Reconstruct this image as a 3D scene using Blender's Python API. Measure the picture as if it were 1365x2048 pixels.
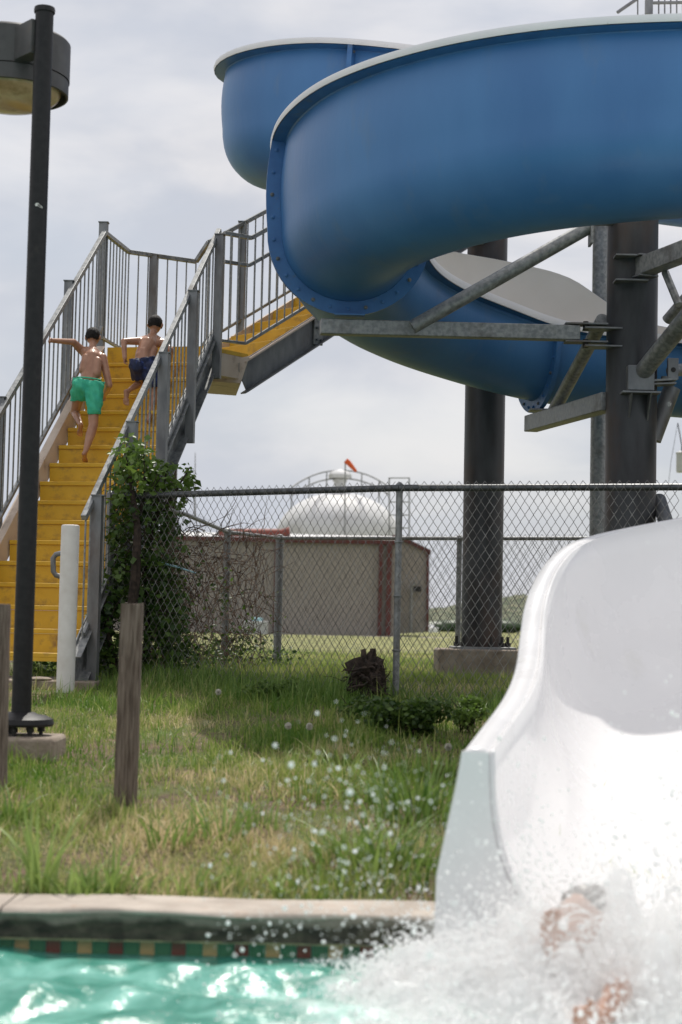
import bpy, bmesh, math, random
import numpy as np
from mathutils import Vector, Matrix
random.seed(7); rng = np.random.default_rng(7)
for o in list(bpy.data.objects): bpy.data.objects.remove(o)
S = bpy.context.scene; COL = S.collection
# ---------------------------------------------------------------- camera (eye is the origin; y = away, z = up)
FPX = 3400.0; PITCH = math.atan(226/FPX); ROLL = 0.0212
Fv = Vector((0, math.cos(PITCH), math.sin(PITCH))); U0 = Vector((0, -math.sin(PITCH), math.cos(PITCH))); R0 = Vector((1,0,0))
Rv = R0*math.cos(ROLL)+U0*math.sin(ROLL); Uv = U0*math.cos(ROLL)-R0*math.sin(ROLL)
cam = bpy.data.cameras.new('camera'); camo = bpy.data.objects.new('camera', cam); COL.objects.link(camo)
camo.matrix_world = Matrix(((Rv.x,Uv.x,-Fv.x,0),(Rv.y,Uv.y,-Fv.y,0),(Rv.z,Uv.z,-Fv.z,0),(0,0,0,1)))
cam.sensor_fit = 'VERTICAL'; cam.sensor_height = 36; cam.sensor_width = 24; cam.lens = FPX/2048*36
cam.clip_start = .1; cam.clip_end = 6000
cam.dof.use_dof = True; cam.dof.focus_distance = 14.0; cam.dof.aperture_fstop = 2.8
S.camera = camo
S.render.resolution_x = 682; S.render.resolution_y = 1024
def P(px, py, D):
    d = Fv + Rv*((px-682.5)/FPX) + Uv*((1024-py)/FPX)
    return d*(D/d.y)
def PZ(px, py, z):
    d = Fv + Rv*((px-682.5)/FPX) + Uv*((1024-py)/FPX)
    return d*(z/d.z)
# ---------------------------------------------------------------- light
SUN_EL = math.radians(58); SUN_DX, SUN_DY = .10, 1.0
sd = Vector((SUN_DX, SUN_DY, 0)).normalized()*math.cos(SUN_EL)+Vector((0,0,math.sin(SUN_EL)))
sl = bpy.data.lights.new('sun', 'SUN'); sl.energy = 3.25; sl.angle = math.radians(.6); sl.color = (1,.955,.88)
so = bpy.data.objects.new('sun', sl); COL.objects.link(so); so.rotation_euler = sd.to_track_quat('Z','Y').to_euler()
W = bpy.data.worlds.new('World'); S.world = W; W.use_nodes = True
nt = W.node_tree; nt.nodes.clear(); N = nt.nodes.new; Lk = nt.links.new
out = N('ShaderNodeOutputWorld'); bg = N('ShaderNodeBackground'); bg.inputs[1].default_value = .1
sky = N('ShaderNodeTexSky'); sky.sky_type = 'NISHITA'; sky.sun_disc = False; sky.sun_elevation = SUN_EL
sky.sun_rotation = math.atan2(sd.x, sd.y); sky.air_density = 1.2; sky.dust_density = 2.0
tc = N('ShaderNodeTexCoord'); mp = N('ShaderNodeMapping'); mp.inputs['Scale'].default_value = (1.0,1.0,2.6)
mp.inputs['Location'].default_value = (.35,.1,.62)
n1 = N('ShaderNodeTexNoise'); n1.inputs['Scale'].default_value = 5.2; n1.inputs['Detail'].default_value = 8; n1.inputs['Roughness'].default_value = .5
n1.inputs['Distortion'].default_value = .3
n2 = N('ShaderNodeTexNoise'); n2.inputs['Scale'].default_value = 2.2; n2.inputs['Detail'].default_value = 5
r1 = N('ShaderNodeValToRGB'); r1.color_ramp.elements[0].position=.36; r1.color_ramp.elements[1].position=.66
r1.color_ramp.elements[0].color=(5.5,5.75,6.4,1); r1.color_ramp.elements[1].color=(7.8,7.65,7.75,1); r1.color_ramp.interpolation='EASE'
r2 = N('ShaderNodeMapRange'); r2.inputs[1].default_value=.35; r2.inputs[2].default_value=.6; r2.inputs[3].default_value=.65; r2.inputs[4].default_value=1.0
mx = N('ShaderNodeMix'); mx.data_type='RGBA'
Lk(tc.outputs['Generated'], mp.inputs[0]); Lk(mp.outputs[0], n1.inputs[0]); Lk(mp.outputs[0], n2.inputs[0])
sx_=N('ShaderNodeSeparateXYZ'); Lk(tc.outputs['Generated'],sx_.inputs[0]); cl_=N('ShaderNodeClamp'); cl_.inputs['Max'].default_value=.5; Lk(sx_.outputs['Z'],cl_.inputs[0])
g_=N('ShaderNodeMath'); g_.operation='MULTIPLY_ADD'; g_.inputs[1].default_value=.62; g_.inputs[2].default_value=-.135; Lk(cl_.outputs[0],g_.inputs[0])
g2_=N('ShaderNodeMath'); g2_.operation='ADD'; Lk(g_.outputs[0],g2_.inputs[0]); Lk(n1.outputs[0],g2_.inputs[1]); Lk(g2_.outputs[0], r1.inputs[0]); Lk(n2.outputs[0], r2.inputs[0]); Lk(r2.outputs[0], mx.inputs['Factor'])
Lk(sky.outputs[0], mx.inputs['A']); Lk(r1.outputs[0], mx.inputs['B']); Lk(mx.outputs['Result'], bg.inputs[0]); Lk(bg.outputs[0], out.inputs[0])
vs = S.view_settings; vs.view_transform='Standard'; vs.look='None'; vs.gamma=1; vs.use_curve_mapping=False; vs.exposure=0.12
S.render.engine='CYCLES'; S.cycles.max_bounces=12; S.cycles.diffuse_bounces=8; S.cycles.transparent_max_bounces=12
# ---------------------------------------------------------------- materials
def mat(name, c1, c2=None, scale=8, rough=.6, metal=0, bump=0, bscale=None, detail=6, lo=.35, hi=.65, coords='Object', stretch=None,
        dirt=None, dscale=3, dlo=.5, dhi=.7, transl=0, coat=0, spec=.5, rough2=None, attr=None, bdist=.01):
    m = bpy.data.materials.new(name); m.use_nodes=True; t=m.node_tree; n=t.nodes; l=t.links
    b = n['Principled BSDF']; b.inputs['Roughness'].default_value=rough; b.inputs['Metallic'].default_value=metal
    b.inputs['Coat Weight'].default_value=coat; b.inputs['Specular IOR Level'].default_value=spec
    b.inputs['Base Color'].default_value=(*c1,1)
    tcn=n.new('ShaderNodeTexCoord'); mpn=n.new('ShaderNodeMapping'); l.new(tcn.outputs[coords], mpn.inputs[0])
    if stretch: mpn.inputs['Scale'].default_value=stretch
    col=None
    if c2 is not None:
        rp=n.new('ShaderNodeValToRGB'); rp.color_ramp.elements[0].color=(*c1,1); rp.color_ramp.elements[1].color=(*c2,1)
        rp.color_ramp.elements[0].position=lo; rp.color_ramp.elements[1].position=hi
        if attr:
            at=n.new('ShaderNodeAttribute'); at.attribute_name=attr; l.new(at.outputs['Fac'], rp.inputs[0])
        else:
            ns=n.new('ShaderNodeTexNoise'); ns.inputs['Scale'].default_value=scale; ns.inputs['Detail'].default_value=detail
            l.new(mpn.outputs[0], ns.inputs[0]); l.new(ns.outputs[0], rp.inputs[0])
            if rough2 is not None:
                mr=n.new('ShaderNodeMapRange'); mr.inputs[1].default_value=.3; mr.inputs[2].default_value=.7
                mr.inputs[3].default_value=rough; mr.inputs[4].default_value=rough2; l.new(ns.outputs[0], mr.inputs[0]); l.new(mr.outputs[0], b.inputs['Roughness'])
        col=rp.outputs[0]
    if dirt is not None:
        nd=n.new('ShaderNodeTexNoise'); nd.inputs['Scale'].default_value=dscale; nd.inputs['Detail'].default_value=9; nd.inputs['Roughness'].default_value=.62
        l.new(mpn.outputs[0], nd.inputs[0]); mr=n.new('ShaderNodeMapRange'); mr.inputs[1].default_value=dlo; mr.inputs[2].default_value=dhi
        l.new(nd.outputs[0], mr.inputs[0]); mm=n.new('ShaderNodeMix'); mm.data_type='RGBA'
        l.new(mr.outputs[0], mm.inputs['Factor'])
        if col: l.new(col, mm.inputs['A'])
        else: mm.inputs['A'].default_value=(*c1,1)
        mm.inputs['B'].default_value=(*dirt,1); col=mm.outputs['Result']
    if col: l.new(col, b.inputs['Base Color'])
    if bump:
        nb=n.new('ShaderNodeTexNoise'); nb.inputs['Scale'].default_value=bscale or scale*3; nb.inputs['Detail'].default_value=5
        l.new(mpn.outputs[0], nb.inputs[0]); bp=n.new('ShaderNodeBump'); bp.inputs['Strength'].default_value=bump; bp.inputs['Distance'].default_value=bdist
        l.new(nb.outputs[0], bp.inputs['Height']); l.new(bp.outputs[0], b.inputs['Normal'])
    if transl:
        tr=n.new('ShaderNodeBsdfTranslucent'); ms=n.new('ShaderNodeMixShader'); ms.inputs[0].default_value=transl
        if col: l.new(col, tr.inputs[0])
        else: tr.inputs[0].default_value=(*c1,1)
        l.new(b.outputs[0], ms.inputs[1]); l.new(tr.outputs[0], ms.inputs[2]); l.new(ms.outputs[0], n['Material Output'].inputs[0])
    return m
M={}
M['blue']=mat('blue_gelcoat',(.045,.165,.40),(.07,.22,.48),scale=1.3,rough=.36,bump=.25,bscale=22,bdist=.006,dirt=(.12,.21,.34),dscale=4.5,dlo=.57,dhi=.95,stretch=(1,1,.3),spec=.55,rough2=.48)
M['bluef']=mat('blue_flange',(.035,.13,.33),(.05,.17,.40),scale=6,rough=.45,bump=.1,dirt=(.12,.15,.17),dscale=9,dlo=.58,dhi=.75)
M['cream']=mat('cream_gelcoat',(.78,.74,.68),(.84,.80,.75),scale=2,rough=.4)
M['rim']=mat('white_rim',(.82,.81,.83),(.87,.86,.87),scale=4,rough=.5,dirt=(.5,.47,.42),dscale=14,dlo=.66,dhi=.8)
M['white']=mat('white_gelcoat',(.80,.795,.80),(.84,.835,.84),scale=2.5,rough=.22,rough2=.32,coat=.3,dirt=(.66,.65,.60),dscale=2.2,dlo=.6,dhi=.85,bump=.05,bscale=14)
M['galv']=mat('galvanised_steel',(.20,.21,.215),(.36,.365,.36),scale=28,rough=.42,rough2=.6,metal=.45,bump=.05,dirt=(.13,.12,.11),dscale=5,dlo=.52,dhi=.75)
M['galvd']=mat('dark_galvanised_steel',(.17,.175,.185),(.28,.285,.29),scale=12,rough=.42,rough2=.6,metal=.5,stretch=(1,1,.35),dirt=(.10,.055,.028),dscale=1.6,dlo=.53,dhi=.75)
M['column']=mat('dark_column_steel',(.028,.027,.028),(.08,.083,.088),scale=5,rough=.38,rough2=.55,metal=.35,stretch=(1,1,.3),dirt=(.10,.05,.028),dscale=1.6,dlo=.46,dhi=.7)
M['wire']=mat('fence_wire',(.13,.12,.115),(.42,.41,.40),scale=14,rough=.38,metal=.7)
M['wireb']=mat('weathered_wire',(.10,.095,.09),(.22,.21,.20),scale=10,rough=.5,metal=.5)
M['rail']=mat('dark_fence_pipe',(.06,.065,.07),(.13,.135,.14),scale=20,rough=.4,metal=.5)
M['yellow']=mat('yellow_paint',(.62,.36,.014),(.70,.43,.03),scale=5,rough=.5,bump=.1,bscale=40,dirt=(.26,.14,.04),dscale=6,dlo=.54,dhi=.74)
M['peach']=mat('faded_primer',(.60,.48,.39),(.68,.57,.48),scale=6,rough=.7,dirt=(.30,.21,.15),dscale=7,dlo=.55,dhi=.8)
M['black']=mat('dark_bronze_paint',(.014,.0135,.0145),(.022,.021,.022),scale=30,rough=.5,spec=.3,dirt=(.06,.05,.045),dscale=6,dlo=.6,dhi=.8)
M['lampgrey']=mat('grey_lamp_housing',(.055,.052,.052),(.085,.08,.078),scale=10,rough=.5,dirt=(.12,.09,.06),dscale=6,dlo=.6,dhi=.8)
M['lens']=mat('yellowed_lens',(.85,.55,.30),(.95,.72,.46),scale=5,rough=.2,dirt=(.5,.3,.15),dscale=6,transl=.35,coat=.5)
M['pvc']=mat('white_pipe_paint',(.68,.65,.60),(.78,.76,.72),scale=9,rough=.5,dirt=(.45,.41,.34),dscale=5,dlo=.6,dhi=.85)
M['wood']=mat('weathered_wood',(.10,.072,.055),(.24,.19,.155),scale=16,rough=.9,stretch=(7,7,.45),bump=.8,bscale=22,dirt=(.04,.028,.02),dscale=14,dlo=.58,dhi=.7)
M['concrete']=mat('concrete',(.26,.21,.165),(.38,.32,.26),scale=9,rough=.9,bump=.5,bscale=60,dirt=(.13,.09,.065),dscale=4,dlo=.52,dhi=.75)
M['coping']=mat('pool_coping_concrete',(.36,.31,.265),(.50,.44,.38),scale=6,rough=.85,bump=.3,bscale=70,dirt=(.38,.27,.2),dscale=9,dlo=.58,dhi=.78)
M['painted_shade']=mat('shade_painted_face',(.02,.02,.013),(.07,.066,.045),scale=18,rough=.8,bump=.7,bscale=50,dirt=(.10,.10,.065),dscale=11,dlo=.6,dhi=.75)  # near-black base puts the shade of the coping's front face into its colour
def painted_shade_mat():
    m=M['painted_shade']; t=m.node_tree; g=t.nodes.new('ShaderNodeNewGeometry'); s=t.nodes.new('ShaderNodeSeparateXYZ'); t.links.new(g.outputs['Position'],s.inputs[0])
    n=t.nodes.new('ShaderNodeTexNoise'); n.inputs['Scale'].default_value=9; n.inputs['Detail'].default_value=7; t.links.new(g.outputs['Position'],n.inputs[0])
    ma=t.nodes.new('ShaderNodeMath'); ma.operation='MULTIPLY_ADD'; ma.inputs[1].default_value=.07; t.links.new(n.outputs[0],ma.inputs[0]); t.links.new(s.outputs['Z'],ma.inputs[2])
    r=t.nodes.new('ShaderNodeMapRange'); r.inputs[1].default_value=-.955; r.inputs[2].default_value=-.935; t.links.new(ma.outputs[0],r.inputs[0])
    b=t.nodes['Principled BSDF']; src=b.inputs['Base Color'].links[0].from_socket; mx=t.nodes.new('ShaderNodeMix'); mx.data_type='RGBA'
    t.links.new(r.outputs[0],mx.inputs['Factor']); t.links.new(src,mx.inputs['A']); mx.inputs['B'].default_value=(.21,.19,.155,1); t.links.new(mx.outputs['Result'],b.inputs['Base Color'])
painted_shade_mat()
M['grout']=mat('grout',(.30,.30,.16),(.22,.24,.14),scale=30,rough=.9)
for k,c in dict(tile_green=(.045,.14,.07),tile_tan=(.34,.24,.11),tile_red=(.13,.04,.028)).items():
    M[k]=mat(k,c,tuple(v*1.35 for v in c),scale=12,rough=.25)
M['plaster']=mat('pool_plaster',(.10,.50,.36),(.14,.56,.42),scale=3,rough=.8)
M['tan']=mat('tan_metal_siding',(.30,.27,.235),(.33,.30,.265),scale=.4,rough=.6)
M['red']=mat('red_trim',(.085,.016,.012),(.10,.02,.016),scale=1,rough=.55)
M['tank']=mat('white_tank',(.60,.60,.61),(.68,.68,.68),scale=.3,rough=.6,dirt=(.5,.49,.47),dscale=.5)
M['red2']=mat('faded_red_pipe',(.20,.045,.03),(.26,.06,.04),scale=1,rough=.6)
M['orange']=mat('orange_windsock',(.75,.15,.04),(.8,.2,.06),scale=2,rough=.8,transl=.3)
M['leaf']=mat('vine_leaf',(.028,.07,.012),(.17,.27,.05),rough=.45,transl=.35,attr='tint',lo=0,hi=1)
M['bark']=mat('brown_stem',(.016,.011,.008),(.055,.037,.027),scale=30,rough=.9,bump=.5)
M['dead']=mat('dry_vine',(.07,.04,.03),(.22,.15,.11),scale=8,rough=.9)
M['grass']=mat('grass_blade',(.085,.20,.018),(.78,.64,.40),rough=.5,transl=.45,attr='tint',lo=.0,hi=1.0)
for n_ in M['grass'].node_tree.nodes:
    if n_.type=='VALTORGB':
        q_=n_.color_ramp.elements.new(.42); q_.color=(.27,.36,.075,1); q_=n_.color_ramp.elements.new(.7); q_.color=(.50,.46,.21,1)
M['weed']=mat('weed_blade',(.065,.165,.018),(.34,.45,.13),rough=.45,transl=.35,attr='tint',lo=0,hi=1)
M['puff']=mat('seed_head_fluff',(.7,.68,.62),rough=.9,transl=.4)
M['skin1']=mat('tanned_skin',(.36,.17,.10),(.47,.245,.155),scale=9,rough=.34,spec=.5)
M['skin2']=mat('wet_skin',(.42,.22,.15),(.52,.30,.21),scale=9,rough=.55,spec=.3)
M['hair']=mat('black_hair',(.006,.005,.0045),(.022,.017,.014),scale=60,rough=.6,spec=.25,bump=.6,stretch=(3,3,.6))
M['hairb']=mat('brown_hair',(.018,.009,.006),(.04,.02,.013),scale=60,rough=.4)
M['greencloth']=mat('green_swim_cloth',(.05,.54,.32),(.09,.66,.42),scale=14,rough=.7,transl=.2,bump=.6,bscale=18,bdist=.02,dirt=(.07,.60,.44),dscale=8)
M['navy']=mat('navy_swim_cloth',(.008,.014,.05),(.016,.03,.11),scale=14,rough=.6,bump=.6,bscale=18,bdist=.02,dirt=(.03,.06,.25),dscale=16,dlo=.58,dhi=.64)
M['rod']=mat('pale_blue_plastic',(.35,.6,.68),rough=.3)
M['insul']=mat('transformer_grey',(.42,.44,.44),(.5,.5,.5),scale=3,rough=.6)
M['bolt']=mat('bolt_steel',(.08,.10,.12),(.2,.2,.19),scale=30,rough=.5,metal=.5)
M['boltb']=mat('black_bolt',(.015,.014,.014),(.04,.035,.03),scale=30,rough=.6)
# ---------------------------------------------------------------- mesh helpers
def vloc(o):
    v=Vector((0,0,0))
    while o is not None: v+=o.location; o=o.parent
    return v
class MB:
    def __init__(s): s.v=[]; s.f=[]
    def add(s, vs, fs):
        b=len(s.v); s.v+= [tuple(x) for x in vs]; s.f+=[tuple(i+b for i in f) for f in fs]; return s
    def box(s, c, sz, rot=None, taper=1):
        c=Vector(c); vs=[]
        for z in (-.5,.5):
            k=taper if z>0 else 1
            for x,y in ((-.5,-.5),(.5,-.5),(.5,.5),(-.5,.5)):
                p=Vector((x*sz[0]*k,y*sz[1]*k,z*sz[2]))
                if rot: p=rot@p
                vs.append(c+p)
        return s.add(vs,[(3,2,1,0),(4,5,6,7),(0,1,5,4),(1,2,6,5),(2,3,7,6),(3,0,4,7)])
    def frame(s,a,b,up=(0,0,1)):
        d=(Vector(b)-Vector(a)).normalized(); u=Vector(up)
        if abs(d.dot(u))>.98: u=Vector((0,1,0))
        r=d.cross(u).normalized(); return d,r,r.cross(d).normalized()
    def bar(s,a,b,w,h,up=(0,0,1)):
        a=Vector(a); b=Vector(b); d,r,u=s.frame(a,b,up); vs=[]
        for p in (a,b):
            for x,y in ((-.5,-.5),(.5,-.5),(.5,.5),(-.5,.5)): vs.append(p+r*(x*w)+u*(y*h))
        return s.add(vs,[(0,1,2,3),(7,6,5,4),(0,4,5,1),(1,5,6,2),(2,6,7,3),(3,7,4,0)])
    def tube(s,pts,r,n=10,cap=True):
        pts=[Vector(p) for p in pts]; rs=r if isinstance(r,(list,tuple)) else [r]*len(pts)
        vs=[];fs=[]; pr=None
        for i,p in enumerate(pts):
            t=(pts[min(i+1,len(pts)-1)]-pts[max(i-1,0)]).normalized()
            if pr is None:
                u=Vector((0,0,1)) if abs(t.z)<.9 else Vector((0,1,0)); pr=t.cross(u).normalized()
            else:
                pr=(pr-t*pr.dot(t)).normalized()
            q=t.cross(pr)
            for k in range(n):
                a=2*math.pi*k/n; vs.append(p+(pr*math.cos(a)+q*math.sin(a))*rs[i])
        for i in range(len(pts)-1):
            for k in range(n): fs.append((i*n+k,i*n+(k+1)%n,(i+1)*n+(k+1)%n,(i+1)*n+k))
        if cap: fs+= [tuple(range(n))[::-1], tuple((len(pts)-1)*n+k for k in range(n))]
        return s.add(vs,fs)
    def cyl(s,a,b,r,n=24,r2=None): return s.tube([a,b],[r,r if r2 is None else r2],n)
    def lathe(s,c,prof,n=32):
        c=Vector(c); vs=[];fs=[]
        for (r,z) in prof:
            for k in range(n):
                a=2*math.pi*k/n; vs.append(c+Vector((r*math.cos(a),r*math.sin(a),z)))
        for i in range(len(prof)-1):
            for k in range(n): fs.append((i*n+k,i*n+(k+1)%n,(i+1)*n+(k+1)%n,(i+1)*n+k))
        return s.add(vs,fs)
    def ball(s,c,r,n=8,m=6,sc=(1,1,1),rot=None):
        c=Vector(c); vs=[];fs=[]
        for i in range(1,m):
            ph=math.pi*i/m
            for k in range(n):
                a=2*math.pi*k/n; p=Vector((r*math.sin(ph)*math.cos(a)*sc[0],r*math.sin(ph)*math.sin(a)*sc[1],r*math.cos(ph)*sc[2]))
                if rot: p=rot@p
                vs.append(c+p)
        t=Vector((0,0,r*sc[2])); 
        if rot: t=rot@t
        vs+= [c+t,c-t]; T=len(vs)-2
        for i in range(m-2):
            for k in range(n): fs.append((i*n+k,(i+1)*n+k,(i+1)*n+(k+1)%n,i*n+(k+1)%n))
        for k in range(n): fs.append((T,k,(k+1)%n)); fs.append((T+1,(m-2)*n+(k+1)%n,(m-2)*n+k))
        return s.add(vs,fs)
    def mesh(s,name,m,smooth=False,org=(0,0,0)):
        me=bpy.data.meshes.new(name); o=Vector(org)
        me.from_pydata([(x[0]-o.x,x[1]-o.y,x[2]-o.z) for x in s.v],[],s.f); me.update()
        if smooth:
            me.polygons.foreach_set('use_smooth',[True]*len(me.polygons))
            if smooth!='all': me.set_sharp_from_angle(angle=math.radians(38))
        if m is not None: me.materials.append(M[m] if isinstance(m,str) else m)
        return me
    def build(s,name,m,parent=None,smooth=True,bevel=0,org=None):
        w=vloc(parent) if parent else Vector((0,0,0))
        if org is None:
            if parent is None:
                a=np.array(s.v); org=Vector(((a[:,0].min()+a[:,0].max())/2,(a[:,1].min()+a[:,1].max())/2,a[:,2].min()))
            else: org=w
        o=bpy.data.objects.new(name,s.mesh(name,m,smooth,org)); COL.objects.link(o); o.parent=parent; o.location=Vector(org)-w
        if bevel:
            b=o.modifiers.new('bevel','BEVEL'); b.width=bevel; b.segments=2; b.limit_method='ANGLE'; b.angle_limit=math.radians(50)
        return o
def npmesh(name, V, Fc, m, parent=None, attr=None, smooth=False, nper=None):
    """V (n,3) array; Fc (k,3 or 4) int array"""
    me=bpy.data.meshes.new(name); V=np.asarray(V,dtype=np.float32); Fc=np.asarray(Fc,dtype=np.int32)
    me.vertices.add(len(V)); me.vertices.foreach_set('co',V.ravel()); k=Fc.shape[1]
    me.loops.add(Fc.size); me.loops.foreach_set('vertex_index',Fc.ravel())
    me.polygons.add(len(Fc)); me.polygons.foreach_set('loop_start',np.arange(0,Fc.size,k,dtype=np.int32)); me.polygons.foreach_set('loop_total',np.full(len(Fc),k,dtype=np.int32))
    me.update(calc_edges=True); me.validate()
    if smooth: me.polygons.foreach_set('use_smooth',[True]*len(me.polygons))
    if attr is not None:
        a=me.attributes.new('tint','FLOAT','POINT'); a.data.foreach_set('value',np.asarray(attr,dtype=np.float32))
    me.materials.append(M[m] if isinstance(m,str) else m)
    o=bpy.data.objects.new(name,me); COL.objects.link(o); o.parent=parent
    if parent: o.location=-vloc(parent)
    return o
def tag(o,label=None,cat=None,group=None,kind=None):
    if label: o['label']=label
    if cat: o['category']=cat
    if group: o['group']=group
    if kind: o['kind']=kind
    return o
def empty(name,loc,label,cat,group=None):
    o=bpy.data.objects.new(name,None); COL.objects.link(o); o.location=Vector(loc); o.empty_display_size=.1
    return tag(o,label,cat,group)
def inst(src,parent,loc):
    c=src.copy(); COL.objects.link(c); c.parent=parent; c.location=Vector(loc)-(vloc(parent) if parent else Vector((0,0,0))); return c
_gd0=np.array([-50,5.9,6.6,7.6,8.8,10.5,12,13,16,20,40,100,700]); _gz0=np.array([-.985,-.985,-.885,-.79,-.72,-.62,-.53,-.48,-.53,-.52,-.55,-.62,-.8])
_gd=np.concatenate([[-50,5.9],np.arange(6,24,.1),[40,100,700]]); _t=np.arange(5.0,25,.1); _s=np.interp(_t,_gd0,_gz0); _s=np.convolve(np.pad(_s,8,'edge'),np.ones(17)/17,'valid'); _gz=np.concatenate([[-.985,-.985],np.interp(np.arange(6,24,.1),_t,_s)-.03*np.clip((6.5-np.arange(6,24,.1))/.5,0,1),[-.55,-.62,-.8]])
def gz(x,y):
    x=np.asarray(x,float); y=np.asarray(y,float)
    b=np.interp(y,_gd,_gz); k=np.clip((y-6)/1.5,0,1)
    return b+k*(.014*np.sin(x*2.3+y*.8)+.006*np.sin(x*5.1-y*2.1+1)+.003*np.sin(y*6.1+x*1.7))
def g1(x,y): return float(gz(x,y))
# ================================================================ SETTING
def gridmesh(name,xs,ys,zf,m,kind,label=None):
    X,Y=np.meshgrid(xs,ys); Z=zf(X,Y); V=np.stack([X,Y,Z],-1).reshape(-1,3); nx=len(xs); ny=len(ys)
    i=np.arange(ny-1)[:,None]*nx+np.arange(nx-1)[None,:]; i=i.ravel()
    o=npmesh(name,V,np.stack([i,i+1,i+nx+1,i+nx],1),m,smooth=True); tag(o,label,kind=kind); return o
M['soil']=mat('thatch_and_soil',(.075,.055,.028),(.20,.135,.085),scale=9,rough=.95,bump=1,bscale=60,dirt=(.10,.13,.03),dscale=2.2,dlo=.42,dhi=.62,bdist=.02)
xs=np.concatenate([-np.geomspace(900,4,26),np.linspace(-3.9,5.9,160),np.geomspace(6,900,26)])
ys=np.concatenate([np.linspace(5.86,14,190),np.geomspace(14.1,1500,70)])
gridmesh('ground',xs,ys,gz,'soil','structure')
# grey pebbly field colour beyond: same soil sheet, the grass on it is real blades near and texture far
M['field']=mat('distant_grass',(.14,.15,.045),(.25,.24,.085),scale=.35,rough=.95,dirt=(.14,.17,.045),dscale=.08,bump=.6,bscale=3,bdist=.2)
gridmesh('grass_field',np.concatenate([-np.geomspace(900,20,14),np.linspace(-18,18,30),np.geomspace(20,900,14)]),np.geomspace(22,1490,80),lambda x,y:gz(x,y)+.02+.02*np.clip((y-22)/5,0,1),'field','structure')
# hills
def hill(x,y):
    h=18*np.exp(-((x-150)/75)**2)+9*np.exp(-((x-60)/38)**2)+15*np.exp(-((x-300)/120)**2)+9*np.exp(-((x+330)/160)**2)
    n=1.3*np.sin(x*.21)+.8*np.sin(x*.53+1)+.5*np.sin(x*1.3+y*.3)
    return -3+(h+np.clip(h/8,0,1)*n)*np.clip((y-560)/90,0,1)
M['hill']=mat('scrubby_hillside',(.10,.12,.075),(.20,.19,.12),scale=.12,rough=1,dirt=(.055,.075,.04),dscale=.25,dlo=.48,dhi=.56,bump=.7,bscale=.4,bdist=1)
gridmesh('hill',np.linspace(-500,600,440),np.concatenate([np.linspace(556,680,40),np.linspace(700,1100,8)]),hill,'hill','structure')
# ---------------- pool
PYF=5.6   # front edge of the coping
pool=empty('pool_wall',(0,PYF,-1.04),'pool edge with pale concrete coping, dark painted-shade face and a row of small coloured tiles','pool edge')
for xa,xb,zt_ in ((-12,.36,-1.03),(.36,1.86,-1.2),(1.86,14,-1.03)):
    sw=MB(); sw.box(((xa+xb)/2,PYF+.17,(zt_-2.77)/2),(xb-xa,.26,2.77+zt_)); sw.build('wall_base','plaster',pool)
seg=[(-9,-4.4),(-4.4,-1.082),(-1.075,.36),(1.86,9)]
for a,b in seg:
    m=MB(); X=np.linspace(a,b,40); prof=[(.03,.010),(.004,.012),(-.003,.018),(.0,.026),(.008,.031),(.02,.033),(.30,.030),(.30,.0)]
    vs=[];n=len(prof)
    for x in X:
        for j,(dy,dz) in enumerate(prof): vs.append((x,PYF+dy+(.004*math.sin(x*9+j)+.003*math.sin(x*23) if j<6 else 0),-.94+dz-.03+.003*math.sin(x*7)))
    fs=[(i*n+j,(i+1)*n+j,(i+1)*n+(j+1)%n,i*n+(j+1)%n) for i in range(len(X)-1) for j in range(n)]
    m.add(vs,fs+[tuple(range(n)),tuple(range((len(X)-1)*n,len(X)*n))[::-1]])
    m.build('coping_slab','coping',pool)
for xa,xb in ((-9,.36),(1.86,9)):
    X=np.arange(xa,xb+.01,.03); zz=np.linspace(-.952,-1.036,12); vs=[];fs=[];nz_=len(zz)+1
    for x in X:
        for j,z in enumerate(zz):
            t=j/11; dy=.004+.006*math.sin(t*3)+.0022*math.sin(x*31+j*1.3)+.002*math.sin(x*67-j*2.1); vs.append((x,PYF+dy,z+(.002*math.sin(x*40) if j==11 else 0)))
        vs.append((x,PYF+.06,-1.037))
    for i in range(len(X)-1):
        for j in range(nz_-1): a=i*nz_+j; fs.append((a,a+1,a+nz_+1,a+nz_))
    fb=MB(); fb.add(vs,fs); fb.build('coping_face','painted_shade',pool)
    m=MB(); m.box(((xa+xb)/2,PYF+.03,-1.0385),(xb-xa,.05,.005)); m.build('grout_line','grout',pool)
pw=MB(); pw.box((-4.32,PYF+.047,-1.085),(9.36,.012,.09)); pw.build('grout_bed','grout',pool)
tl={}
pat=['tile_green','tile_tan','tile_green','tile_red']
x0=P(-2,1890,PYF+.04).x; TW=30.75/FPX*5.66
for i in range(-6,int((.35-x0)/TW)):
    k=pat[i%4]
    for r in range(1):
        if k not in tl:
            t=MB(); t.box((0,0,0),(TW-.004,.008,.047)); o=t.build('tile',k,pool,org=(0,0,0)); tl[k]=o
            o.location=Vector((x0+(i+.5)*TW,PYF+.037,-1.064))-vloc(pool)
        else: o=inst(tl[k],pool,(x0+(i+.5)*TW,PYF+.037+random.uniform(-.001,.001),-1.064))
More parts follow.
